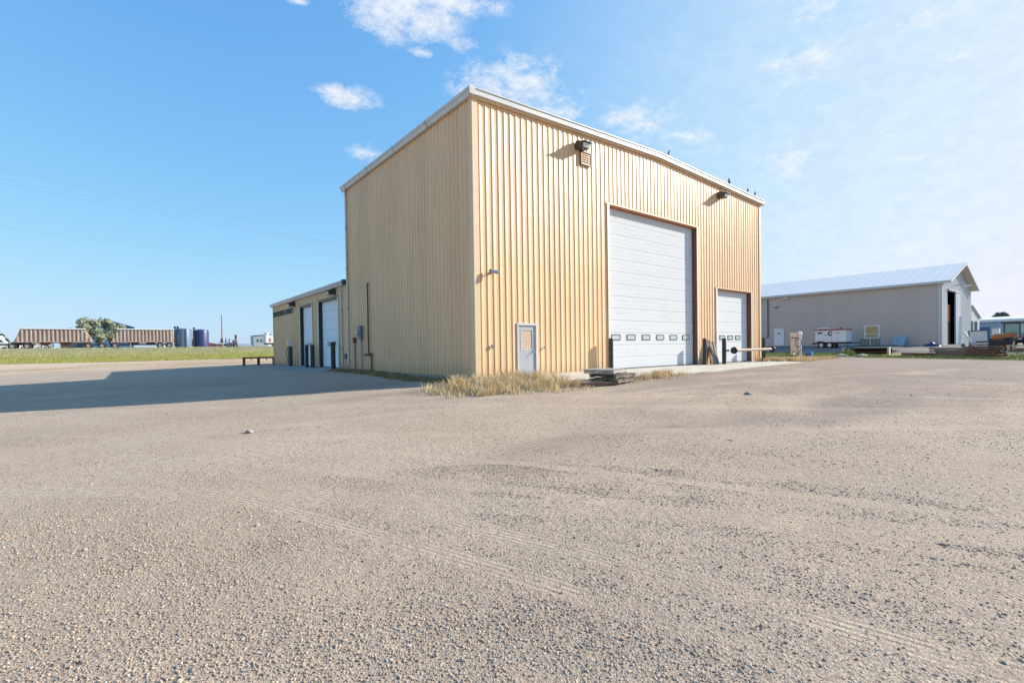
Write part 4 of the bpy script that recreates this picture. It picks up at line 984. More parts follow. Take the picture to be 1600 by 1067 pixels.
gxx = np.linspace(-1, 1, 26); vs = []; 
for a in gxx:
    for b in gxx:
        rr = max(0, 1-(a*a+b*b)); h_ = .55*rr**.6*(0.55+.9*vnoise(np.array([a*2.5+9]), np.array([b*2.5+3]), 5)[0]); vs.append((a*.6, b*.7, h_*.8 - .03))
fs = [(i*26+j, i*26+j+1, (i+1)*26+j+1, (i+1)*26+j) for i in range(25) for j in range(25)]
q = MB(); q.add(vs, fs); q.build('sheet', M['navy'], tp, smooth=True)

# timber / scrap piles -------------------------------------------------
def timber_pile(name, x, y, n, ln, rz, mt, layers, label, spread=1.0):
    z0 = zf(x, y); k = 0; LAY = ['bottom', 'second', 'third', 'fourth', 'fifth', 'sixth']
    for Ly in range(layers):
        w_ = n if Ly < layers-1 else max(1, n-1)
        for i in range(w_):
            q = MB(); s_ = random.uniform(.17, .24); l2 = ln*random.uniform(.78, 1.12)
            q.box(-s_/2, s_/2, -l2/2, l2/2, 0, s_*.62)
            o = q.build('timber', M[mt[k % len(mt)]], None, bevel=.008)
            o.location = (x + (i-(w_-1)/2)*.30*spread+random.uniform(-.04, .04), y+random.uniform(-.2, .2), z0+Ly*.15+random.uniform(0, .015))
            o.rotation_euler = (random.uniform(-.03, .03), 0, R(rz)+random.uniform(-.14, .14)); k += 1
            lay = 'top' if Ly == layers-1 else LAY[Ly]
            tag(o, label + ', ' + lay + ' layer, ' + ['row nearest the gravel', 'second row back', 'third row back'][i], 'timber', name)
timber_pile('timbers in the grey-brown pile', 40.2, -7.2, 3, 2.3, 4, ['wood', 'wood2', 'wood'], 5, 'grey-brown timber in the left pile')
timber_pile('timbers in the reddish pile', 39.8, -9.15, 3, 1.9, -5, ['wood2', 'rust', 'maroon'], 6, 'reddish timber in the right pile')
timber_pile('timbers in the low flat pile', 40.5, -5.1, 3, 2.0, 12, ['rust', 'wood2', 'maroon'], 2, 'red-brown timber in the low flat pile', spread=1.4)
for i, (x, y, z, w_, h_) in enumerate([(41.3, -7.9, 0, .5, .55)]):
    t = thing('scrap_machine', (x, y, zf(x, y)), 'tangle of grey machine scrap between the two timber piles', 'scrap machinery')
    q = MB()
    for k in range(16): q.cbox((random.uniform(-.4, .4), random.uniform(-.5, .5), random.uniform(.1, 1.1)), (random.uniform(.05, .3), random.uniform(.05, .35), random.uniform(.08, .4)), (random.random()*3, random.random()*3, 0))
    q.build('casing', M['galv'], t)
    q = MB()
    for k in range(12):
        p = Vector((random.uniform(-.4, .4), random.uniform(-.5, .5), random.uniform(0, .7))); q.tube([p, p+Vector((random.uniform(-.4, .4), random.uniform(-.4, .4), random.uniform(.2, .7)))], .03, 6)
    q.build('rods', M['bol'], t)
q = MB(); q.box(-.06, .06, -.09, .09, 0, 2.3); wp = q.build('white_beam', M['white'], None); wp.location = (42.2, -7.55, zf(42, -8)+1.9); wp.rotation_euler = (R(148), 0, 0); tag(wp, 'white beam leaning diagonally beside the framed panel', 'beam')
q = MB(); q.box(-.05, .05, -.14, .14, 0, 2.9); wp = q.build('white_board', M['white'], None); wp.location = (56.6, -5.2, zf(57, -5)); wp.rotation_euler = (R(2), 0, 0); tag(wp, 'upright white board by the doorway of the storage building', 'board')
pf = thing('framed_panel', (43.0, -9.0, zf(43, -8.6)), 'large dark-framed pale panel standing behind the reddish timber pile', 'panel'); pf.rotation_euler = (R(-3), R(8), R(4))
q = MB(); t = .06; W_ = 1.16; z0, z1 = .3, 2.0
q.box(-.04, .04, 0, t, 0, z1); q.box(-.04, .04, W_-t, W_, 0, z1); q.box(-.04, .04, t, W_-t, z1-t, z1); q.box(-.04, .04, t, W_-t, z0, z0+t); q.box(-.04, .04, t, W_-t, .78, .84); q.box(-.04, .04, t, W_-t, 1.0, 1.1); q.build('frame', M['bol'], pf)
q = MB(); q.box(0, .02, t, W_-t, z0+t, z1-t); q.build('panel', M['gutwhite'], pf)
cb_ = thing('white_cabinet', (60, -7.7, zf(60, -8)), 'pale cabinet standing behind the framed panel', 'cabinet')
q = MB(); q.box(0, .8, 0, .55, 0, 1.7); q.build('body', M['beige'], cb_, bevel=.02)
q = MB(); q.box(-.03, -.002, .04, .51, .1, 1.6); q.build('door', M['white'], cb_)

# tractor --------------------------------------------------------------
tr = thing('tractor', (51, -9.55, zf(51, -10)), 'orange compact tractor with a dark cab at the right edge of the yard', 'tractor', R(150))
q = MB(); q.prism([(.2, .75), (.2, 1.3), (.5, 1.42), (1.65, 1.25), (1.85, 1.0), (1.8, .7)], 'y', -.38, .38); q.build('hood', M['orange'], tr, bevel=.04)
q = MB(); q.box(-1.2, 1.8, -.25, .25, .45, .75); q.build('chassis', M['frame'], tr, bevel=.02)
q = MB()
for (x, y) in ((-1.2, -.62), (-1.2, .62), (.15, -.62), (.15, .62)): q.tube([(x, y, .9), (x*.9, y*.95, 2.2)], .045, 8)
q.box(-1.3, .3, -.72, .72, 2.2, 2.32); q.build('cab_frame', M['bol'], tr, bevel=.02)
M['cabglass'] = mat('greenish_cab_glass', (.30, .45, .40), .1, spec=.8)
q = MB(); q.box(-1.1, .1, -.60, -.58, 1.1, 2.15); q.box(-1.1, .1, .58, .60, 1.1, 2.15); q.box(.1, .12, -.56, .56, 1.3, 2.15); q.build('cab_glass', M['cabglass'], tr)
q = MB(); q.box(-1.3, .3, -.85, -.5, .95, 1.08); q.box(-1.3, .3, .5, .85, .95, 1.08); q.build('fender', M['orange'], tr, bevel=.03)
q = MB(); q.box(2.1, 2.3, -.75, .75, .15, .75); q.tube([(.4, .55, .9), (1.5, .6, .9), (2.12, .6, .4)], .06, 8); q.tube([(.4, -.55, .9), (1.5, -.6, .9), (2.12, -.6, .4)], .06, 8); q.build('loader', M['frame'], tr)
for y in (-.75, .75): wheel(tr, -.75, y, .68, .68, .36, 'y', rim='orange'); wheel(tr, 1.35, y*.9, .42, .42, .26, 'y', rim='orange')
ca = thing('wooden_crate', (45.2, -10.8, zf(45, -10.5)), 'open pale wooden crate in front of the orange tractor', 'crate')
q = MB()
for (x, y) in ((0, 0), (0, 1.0), (.8, 0), (.8, 1.0)): q.box(x, x+.07, y, y+.07, 0, .62)
q.box(-.01, -.002, 0, 1.07, .5, .6); q.box(-.01, -.002, 0, 1.07, .02, .1); q.box(.08, .79, 0, .05, .5, .6); q.box(.08, .79, 1.02, 1.07, .5, .6); q.build('frame', M['woodpale'], ca)
q = MB(); q.box(.1, .75, .1, .95, .03, .25); q.cbox((.4, .5, .3), (.1, .9, .08), (.15, 0, .2)); q.build('contents', M['wood2'], ca)
for i, (x, y, s_, mt, lb) in enumerate([(46.5, -9.9, .75, 'frame', 'black bin in front of the orange tractor, left of the crate'), (51, -8.4, .7, 'blue', 'blue bin behind the framed panel')]):
    t = thing('storage_bin', (x, y, zf(x, y)), lb, 'bin'); q = MB(); q.prism([(0, 0), (-.05, s_), (1.05, s_), (1.0, 0)], 'x', 0, 1.2); q.build('body', M[mt], t, bevel=.02)
    q = MB(); q.box(-.03, 1.23, -.08, 1.08, s_+.002, s_+.05); q.build('rim', M[mt], t)
# concrete chunks by the grass edge
def rock(name, x, y, r, label, material, flat=.6, cat='rock', zo=0, seed=0, grp=None):
    import bmesh
    bm = bmesh.new(); bmesh.ops.create_icosphere(bm, subdivisions=2, radius=1)
    rs = np.random.default_rng(seed+11)
    for v in bm.verts:
        k = 1 + .35*(vnoise(np.array([v.co.x*1.7+seed*3]), np.array([v.co.y*1.7+v.co.z*2.1]), seed)[0]-.5)*2 + rs.uniform(-.05, .05)
        v.co = Vector((v.co.x*r*1.2*k, v.co.y*r*k, v.co.z*r*flat*k))
    me = bpy.data.meshes.new(name); bm.to_mesh(me); bm.free(); me.materials.append(material)
    o = bpy.data.objects.new(name, me); col.objects.link(o); o.location = (x, y, zf(x, y)+zo+r*flat*.35); o.rotation_euler = (0, 0, seed*1.3)
    tag(o, label, cat, grp); return o
M['stone'] = mat('field_stone', (.33, .29, .25), .9, var=.25, vscale=9, bump=.5)
rock('concrete_chunk', 38.6, -.3, .36, 'pale concrete chunk in the grass between the dispenser and the platform, left one', M['conc'], .5, 'concrete', seed=1, grp='concrete chunks in the grass')
rock('concrete_chunk', 38.6, -1.7, .36, 'pale concrete chunk in the grass just left of the platform', M['conc'], .5, 'concrete', seed=2, grp='concrete chunks in the grass')
rock('rock', -8.6, -4.9, .075, 'small pale stone lying alone in front of the long shadow', M['stone'], .6, seed=3)
rock('rock', 3.0, -8.9, .085, 'dark stone lying on the gravel below the pallets', M['stone'], .6, seed=4)

# ------------------------------------------------------------------ left distance: grain trailers, tanks, sheds
def hopper_trailer(x0t, x1t, x0b, x1b, y, zb, zt, zg0, wheels, label):
    """front face in the plane y; hopper body with raked ends, vertical ribs, two discharge hoppers"""
    t = thing('grain_trailer', ((x0b+x1b)/2, y, zg0), label, 'trailer', group='pinkish grain hopper trailers')
    cx = (x0b+x1b)/2; a0, a1, b0, b1 = x0t-cx, x1t-cx, x0b-cx, x1b-cx; zb -= zg0; zt -= zg0; D = 2.5
    q = MB(); q.prism([(b0, zb), (a0, zt), (a1, zt), (b1, zb)], 'y', 0.06, D); q.build('hopper_body', M['hopper'], t)
    q = MB(); x = b0+.35
    while x < b1-.2:
        # ribs clipped by the raked ends
        f0 = 1.0
        if x < a0: f0 = max(0, (x-b0)/(a0-b0+1e-6))
        if x > a1: f0 = min(f0, max(0, (b1-x)/(b1-a1+1e-6)))
        q.prism([(x-.14, .055), (x-.08, -.06), (x+.08, -.06), (x+.14, .055)], 'z', zb+.02, zb+(zt-zb)*f0-.10)
        x += .52
    q.build('side_ribs', M['hopper'], t)
    q = MB(); q.box(a0-.05, a1+.05, -.05, D+.05, zt-.10, zt+.02); q.build('top_rail', M['frame'], t)
    q = MB(); q.prism([(.0, zt+.02), (.25, zt+.20), (D/2, zt+.26), (D-.2, zt+.18), (D, zt+.02)], 'x', a0-.02, a1+.02); q.build('tarp', M['hoprail'], t)
    q = MB(); q.box(b0-.02, b1+.02, -.06, .06, zb-.10, zb+.03)
    q.box(b0, b1, .5, .65, zb-.22, zb-.1); q.box(b0, b1, 1.85, 2.0, zb-.22, zb-.1); q.build('lower_rail', M['hopper'], t)
    q = MB()
    L_ = b1-b0
    for k in (.36, .62):
        xm = b0+L_*k; q.prism([(xm-.9, zb-.1), (xm-.25, zb-.62), (xm+.25, zb-.62), (xm+.9, zb-.1)], 'y', .5, 2.0)
    q.build('discharge_hopper', M['rust'], t)
    q = MB(); xm = b0+L_*.30; q.box(xm-.06, xm+.06, .1, .22, .02, zb-.1); q.box(xm-.06, xm+.06, 2.2, 2.32, .02, zb-.1); q.box(xm-.15, xm+.15, .02, .3, 0, .05); q.build('landing_leg', M['hopper'], t)
    q = MB(); wx = [w_-cx for w_ in wheels]
    q.box(min(wx)-.6, max(wx)+.6, .3, .5, .55, .8); q.box(min(wx)-.6, max(wx)+.6, 2.0, 2.2, .55, .8)
    for w_ in wx: q.box(w_-.3, w_+.3, .35, 2.15, .8, 1.0)
    q.build('axle_frame', M['frame'], t)
    for w_ in wx:
        wheel(t, w_, .16, .5, .5, .3, 'y'); wheel(t, w_, 2.34, .5, .5, .3, 'y')
    return t
zt0 = zf(-20, 96)
hopper_trailer(-24.0, -16.2, -24.7, -15.1, 95, 3.25, 5.3, zt0, [-15.75, -13.95], 'pinkish ribbed grain trailer at the far left, front half of the road train')
hopper_trailer(-11.75, -3.85, -12.8, -3.65, 95, 3.2, 5.35, zt0, [-12.2, -5.75, -4.35], 'pinkish ribbed grain trailer next to the blue tanks, rear half of the road train')
tk = thing('truck_tractor', (-24.6, 95, zt0), 'dark truck rear axles and chassis under the front grain trailer', 'truck')
q = MB(); q.box(-3.5, 2.2, .7, .9, .65, .9); q.box(-3.5, 2.2, 1.6, 1.8, .65, .9); q.box(-.6, 1.6, .5, 2.0, .9, 1.08); q.build('chassis', M['frame'], tk)
q = MB(); q.box(-6.2, -3.4, .1, 2.4, .7, 2.9); q.build('cab', M['maroon'], tk, bevel=.1)
q = MB(); q.box(-8.0, -6.2, .4, 2.1, .7, 1.9); q.build('hood', M['maroon'], tk, bevel=.1)
q = MB()
for x in (-.35, 1.35): q.prism([(x-.62, .75), (x-.45, 1.05), (x+.45, 1.05), (x+.62, .75), (x+.55, .75), (x+.42, .99), (x-.42, .99), (x-.55, .75)], 'y', .0, .5)
q.build('mudguard', M['frame'], tk)
for x in (-.35, 1.35, -6.6): wheel(tk, x, .2, .5, .5, .3, 'y'); wheel(tk, x, 2.3, .5, .5, .3, 'y')
def tank(x, y, r, h, mt, label, ladder):
    z0 = zf(x, y); t = thing('storage_tank', (x, y, z0), label, 'tank', group='blue storage tanks by the road')
    q = MB(); q.tube([(0, 0, -.1), (0, 0, h-.1), (0, 0, h), (0, 0, h+.18), (0, 0, h+.22)], [r, r, r*.97, r*.4, .05], 36); q.build('shell', M[mt], t, smooth=True)
    q = MB()
    for z in np.arange(.55, h-.2, .55): q.tube([(0, 0, z-.03), (0, 0, z+.03)], r+.03, 36)
    q.build('hoop', M[mt], t, smooth=True)
    for dx in ladder:
        q = MB(); q.tube([(dx, -r*.75, 0), (dx, -r*.75, h+.3)], .05, 6); q.tube([(dx, -r*.6, h+.1), (dx, -r*.6, h+.5)], .2, 10); q.build('vent_cap', M['frame'], t)
    return t
tank(-2.1, 97, 1.42, 3.55, 'bluegreen', 'blue-green ribbed storage tank right behind the grain trailer', (-1.3, -.85))
tank(.95, 98.5, 1.36, 3.45, 'navy', 'navy blue ribbed storage tank, right one of the two', (-1.2,))
# utility pole
up_ = thing('utility_pole', (3.95, 93.5, zf(4, 93.5)-.2), 'slender grey pole standing alone at the roadside beyond the verge', 'pole')
q = MB(); q.tube([(0, 0, 0), (0, 0, 6.5)], [.14, .09], 10); q.build('shaft', M['polewood'], up_, smooth=True)
q = MB(); q.tube([(0, 0, 6.5), (0, 0, 6.62), (0, 0, 6.66)], [.11, .11, .03], 8); q.build('cap', M['galv'], up_)
q = MB(); q.box(-.25, .12, -.2, .2, 1.1, 1.9); q.build('meter_cabinet', M['frame'], up_)
# wires overhead
for i, (z, sl2, y, r_w) in enumerate([(21.2, -.046, 60, .012), (20.45, -.050, 60.6, .012), (20.05, -.050, 61.2, .012), (15.4, -.020, 62.0, .010)]):
    q = MB(); pts = [(x, y, z + sl2*(x+21) + .0006*(x-15)**2 - .0006*36**2) for x in np.linspace(-70, 75, 40)]
    q.tube(pts, r_w, 5); o = q.build('power_line', M['wire'], None); tag(o, ['topmost overhead wire crossing the left sky', 'second overhead wire from the top in the left sky', 'third overhead wire from the top in the left sky', 'lowest lone overhead wire in the left sky'][i], 'wire', 'overhead wires in the left sky')

# far buildings left
bb = thing('blue_building', (-20.6, 150, zf(-20, 150)), 'blue gabled building rising behind the silvery tree', 'building')
q = MB(); q.prism([(0, 0), (0, 5.7), (5.6, 7.5), (11.4, 5.6), (11.4, 0)], 'y', 0, 14); q.build('walls', M['bluewall'], bb)
q = MB(); q.add([(-.3, -.3, 5.68), (5.6, -.3, 7.58), (5.6, 14.3, 7.58), (-.3, 14.3, 5.68)], [(0,1,2,3)]); q.add([(5.6, -.3, 7.58), (11.7, -.3, 5.58), (11.7, 14.3, 5.58), (5.6, 14.3, 7.58)], [(0,1,2,3)]); 
rf = q.build('roof', M['blue'], bb); sm = rf.modifiers.new('t', 'SOLIDIFY'); sm.thickness = .15; sm.offset = 1
sd_ = thing('grey_shed', (17.9, 140, zf(18, 140)), 'small blue-grey shed with a mono-pitch roof on the left skyline', 'shed')
q = MB(); q.prism([(0, 0), (0, 3.0), (4.6, 3.5), (4.6, 0)], 'y', 0, 4); q.build('walls', M['shedwall'], sd_)
q = MB(); q.prism([(-.15, 3.02), (-.15, 3.14), (4.75, 3.66), (4.75, 3.54)], 'y', -.2, 4.2); q.build('roof', M['bol'], sd_)
for x in (.9, 1.9, 3.0):
    q = MB(); q.box(x, x+.45, -.06, -.01, 1.3, 2.1); q.build('window', M['darkglass'], sd_)
q = MB(); q.box(3.7, 4.6, -.05, -.005, 0, 3.2); q.build('end_panel', M['white'], sd_)
# white box truck half hidden by the wing
bt = thing('box_truck', (11.6, 93.2, zf(12, 93)), 'white truck with a red tail lamp half hidden behind the low wing', 'truck')
q = MB(); q.prism([(0, .75), (0.0, 2.2), (.25, 2.95), (.7, 2.95), (.7, 2.2), (5.5, 2.2), (5.5, .75)], 'y', 0, 2.3); q.build('box', M['white'], bt, bevel=.05)
q = MB(); q.box(.75, .95, -.05, 0, 1.0, 1.75); q.build('tail_lamp', M['red'], bt)
q = MB(); q.box(.1, 5.5, .1, 2.2, .5, .74); q.build('chassis', M['black'], bt)
wheel(bt, 1.6, .15, .42, .42, .3, 'y'); wheel(bt, 4.6, .15, .42, .42, .3, 'y')
# vehicles behind the left trailer
def pickup(x, y, c, label, rz=0):
    t = thing('parked_van', (x, y, zf(x, y)), label, 'van', rz, 'vehicles parked behind the grain trailers')
    q = MB(); q.prism([(-2.3, .4), (-2.35, 1.2), (-2.2, 1.95), (.8, 2.0), (1.5, 1.3), (2.3, 1.1), (2.35, .4)], 'y', 0, 1.9); q.build('body', M[c], t, bevel=.06)
    q = MB(); q.prism([(-2.0, 1.3), (-1.95, 1.8), (.7, 1.82), (1.2, 1.3)], 'y', -.02, 1.92); q.build('window', M['darkglass'], t)
    for xx in (-1.5, 1.5): wheel(t, xx, .1, .36, .36, .22, 'y'); wheel(t, xx, 1.8, .36, .36, .22, 'y')
pickup(-28.6, 106, 'white', 'white van at the far left edge behind the truck chassis')
pickup(-23.6, 107, 'white', 'white van seen under the front grain trailer')
ct = thing('container', (-20.2, 108, zf(-20, 108)), 'pale and blue container seen under the front grain trailer', 'container')
q = MB(); q.box(0, 3.4, 0, 2.3, 0, 2.0); q.build('body', M['hopper'], ct, bevel=.03)
q = MB(); q.box(2.2, 3.0, -.03, -.005, .05, 1.9); q.build('door', M['blue'], ct)
wb = thing('white_tank_trailer', (-35.8, 118, zf(-30, 118)), 'white tank trailer at the far left behind the truck', 'trailer')
q = MB(); q.tube([(0, 0, 1.6), (.25, 0, 1.6), (6.5, 0, 1.6), (6.8, 0, 1.6)], [.6, 1.0, 1.0, .6], 20); q.build('tank', M['white'], wb, smooth=True)
q = MB(); q.box(.3, 6.5, -.3, .3, .35, .65); q.build('frame', M['frame'], wb)
for x in (1.4, 5.2): wheel(wb, x, -.8, .42, .42, .3, 'y')
# machinery on the skyline
mc = thing('farm_machine', (9.3, 118, zf(9, 118)), 'dark farm machine with an upright stack on the left skyline', 'machinery')
q = MB(); q.box(-.9, 1.1, 0, 2, .3, 1.1); q.box(.2, .9, .4, 1.4, 1.1, 1.7); q.build('body', M['purple'], mc, bevel=.05)
q = MB(); q.tube([(.85, .6, 1.1), (.85, .6, 1.8), (.85, .6, 1.85), (.85, .6, 3.0)], [.1, .1, .24, .24], 12); q.tube([(-.5, .6, 1.0), (-.5, .6, 2.1)], .09, 8); q.build('stack', M['maroon'], mc)
for x in (-.6, .7): wheel(mc, x, -.1, .45, .45, .3, 'y')
mc2 = thing('farm_machine', (7.0, 114, zf(7, 114)), 'low purplish farm implement right of the grey pole', 'machinery')
q = MB(); q.box(-1.2, 1.2, 0, 1.2, .3, .8); q.build('body', M['purple'], mc2, bevel=.05)
q = MB(); q.tube([(-1.2, 0, .6), (-.6, 0, 1.5), (.3, 0, 1.1), (1.0, 0, 1.7)], .07, 6); q.tube([(.3, 0, .5), (.4, 0, 2.1)], .1, 6); q.build('boom', M['frame'], mc2)
for x in (-.8, .8): wheel(mc2, x, -.1, .35, .35, .25, 'y')
rm = thing('farm_machine', (4.0, 111, zf(4, 111)), 'dark red farm implement between the navy tank and the grey pole', 'machinery')
q = MB(); q.prism([(-1.6, .2), (-1.5, .9), (-.5, 1.15), (1.2, .85), (1.7, .3)], 'y', 0, 1.5); q.build('body', M['maroon'], rm, bevel=.08)
for x in (-.9, .9): wheel(rm, x, -.1, .3, .3, .25, 'y')
q = MB(); q.prism([(-1.6, .0), (-1.6, .85), (1.5, .8), (1.9, .0)], 'y', 0, 1.5); ib = q.build('farm_wagon', M['greyblue'], None, bevel=.06); ib.location = (13.0, 125, zf(13, 125)); tag(ib, 'low grey-blue wagon left of the small grey shed', 'wagon')

# ------------------------------------------------------------------ trees
def tree(name, x, y, h, w_, mt, label, n=2600, trunk=.25, base=.12, leaf=.22, seed=0, grp=None, lobes=9):
    z0 = zf(x, y); t = thing(name, (x, y, z0), label, 'tree', group=grp); rs = np.random.default_rng(seed)
    q = MB(); q.tube([(0, 0, -.3), (.05, 0, h*.3), (0, .05, h*.6)], [trunk, trunk*.7, trunk*.3], 8)
    cents = []
    for k in range(lobes):
        a = rs.uniform(0, 2*math.pi); rr = rs.uniform(.15, .62)*w_/2; zz = h*rs.uniform(base+.18, .86)
        lim = math.sin(math.pi*min(.93, max(.16, zz/h)))**.5
        c = Vector((rr*math.cos(a)*lim, rr*math.sin(a)*lim, zz)); cents.append((c, rs.uniform(.24, .38)*w_*.62))
        q.tube([(0, 0, max(.2, zz-h*.35)), tuple(c*.6+Vector((0, 0, zz*.35))), tuple(c)], [trunk*.5, trunk*.28, trunk*.1], 6)
    q.build('trunk', M['bark'], t, smooth=True)
    V = []; F = []
    for i in range(n):
        c, r = cents[rs.integers(len(cents))]
        d = rs.normal(size=3); d /= np.linalg.norm(d); p = np.array(c) + d*r*rs.uniform(.35, 1.08)*np.array([1, 1, .8])
        if p[2] < h*base*.6: continue
        a = rs.normal(size=3); a /= np.linalg.norm(a); b = np.cross(a, d); b /= (np.linalg.norm(b)+1e-6); s_ = leaf*rs.uniform(.5, 1.3)
        o = len(V); V += [tuple(p-a*s_), tuple(p+b*s_*.55), tuple(p+a*s_), tuple(p-b*s_*.55)]; F.append((o, o+1, o+2, o+3))
    me = bpy.data.meshes.new('crown'); me.from_pydata(V, [], F); me.materials.append(M[mt]); o = bpy.data.objects.new('crown', me); col.objects.link(o); o.parent = t
    return t
tree('willow_tree', -16.2, 107, 6.4, 5.6, 'leafgrey', 'silvery green tree in front of the left end of the blue building', 5200, seed=2, lobes=13, leaf=.17)
tree('willow_tree', -13.0, 108, 6.5, 5.2, 'leafgrey', 'silvery green tree just left of the rear grain trailer', 5200, seed=5, lobes=13, leaf=.17)
tree('small_tree', -14.6, 104, 2.9, 2.3, 'leafgrey', 'short pale green bush in the gap between the grain trailers', 2400, seed=9, lobes=8, leaf=.13)
for i, (x, y, h, w_, lb) in enumerate([(-38.0, 180, 5.6, 7, 'dark green tree at the far left edge of the skyline'), (-33.5, 185, 4.2, 8, 'lower dark green tree second from the left edge'), (-27.6, 200, 8.2, 3, 'slim distant tree left of the pair above the front grain trailer'), (-25.4, 200, 8.8, 3.4, 'slim distant tree right of the pair above the front grain trailer')]):
    tree('distant_tree', x, y, h, w_, 'leafgreen', lb, 1200, seed=20+i, leaf=.35, grp='distant trees on the left skyline', lobes=7)
tree('distant_tree', 17.5, 170, 2.7, 3.2, 'leafdist', 'small distant tree left of the small grey shed', 500, seed=31, leaf=.25, lobes=5)
tree('distant_bush', 3.0, 140, 2.4, 3.4, 'leafrust', 'rusty distant bush just right of the navy tank', 500, seed=33, leaf=.25, lobes=5)
tree('distant_tree', 150, 1.6, 7.3, 3.6, 'leafdist', 'grey-green tree top showing above the low blue-grey building', 1500, seed=35, leaf=.45, lobes=7)

# ------------------------------------------------------------------ fast mesh from numpy
def np_mesh(name, V, F, material, colors=None, smooth=False):
    k = F.shape[1]; me = bpy.data.meshes.new(name); me.vertices.add(len(V)); me.vertices.foreach_set('co', V.astype(np.float32).ravel())
    me.loops.add(F.size); me.polygons.add(len(F)); me.loops.foreach_set('vertex_index', F.astype(np.int32).ravel())
    me.polygons.foreach_set('loop_start', np.arange(0, F.size, k, dtype=np.int32))
    if smooth: me.polygons.foreach_set('use_smooth', np.ones(len(F), bool))
    me.update(calc_edges=True)
    if colors is not None:
        at = me.color_attributes.new('Col', 'FLOAT_COLOR', 'POINT'); at.data.foreach_set('color', colors.astype(np.float32).ravel())
    me.materials.append(material); o = bpy.data.objects.new(name, me); col.objects.link(o); return o
def attr_mat(name, rough, spec=.2, trans=0):
    m = mat(name, (.5, .5, .5), rough, spec=spec); n = m.node_tree.nodes; a = n.new('ShaderNodeAttribute'); a.attribute_name = 'Col'
    m.node_tree.links.new(a.outputs['Color'], n['Principled BSDF'].inputs['Base Color']); return m

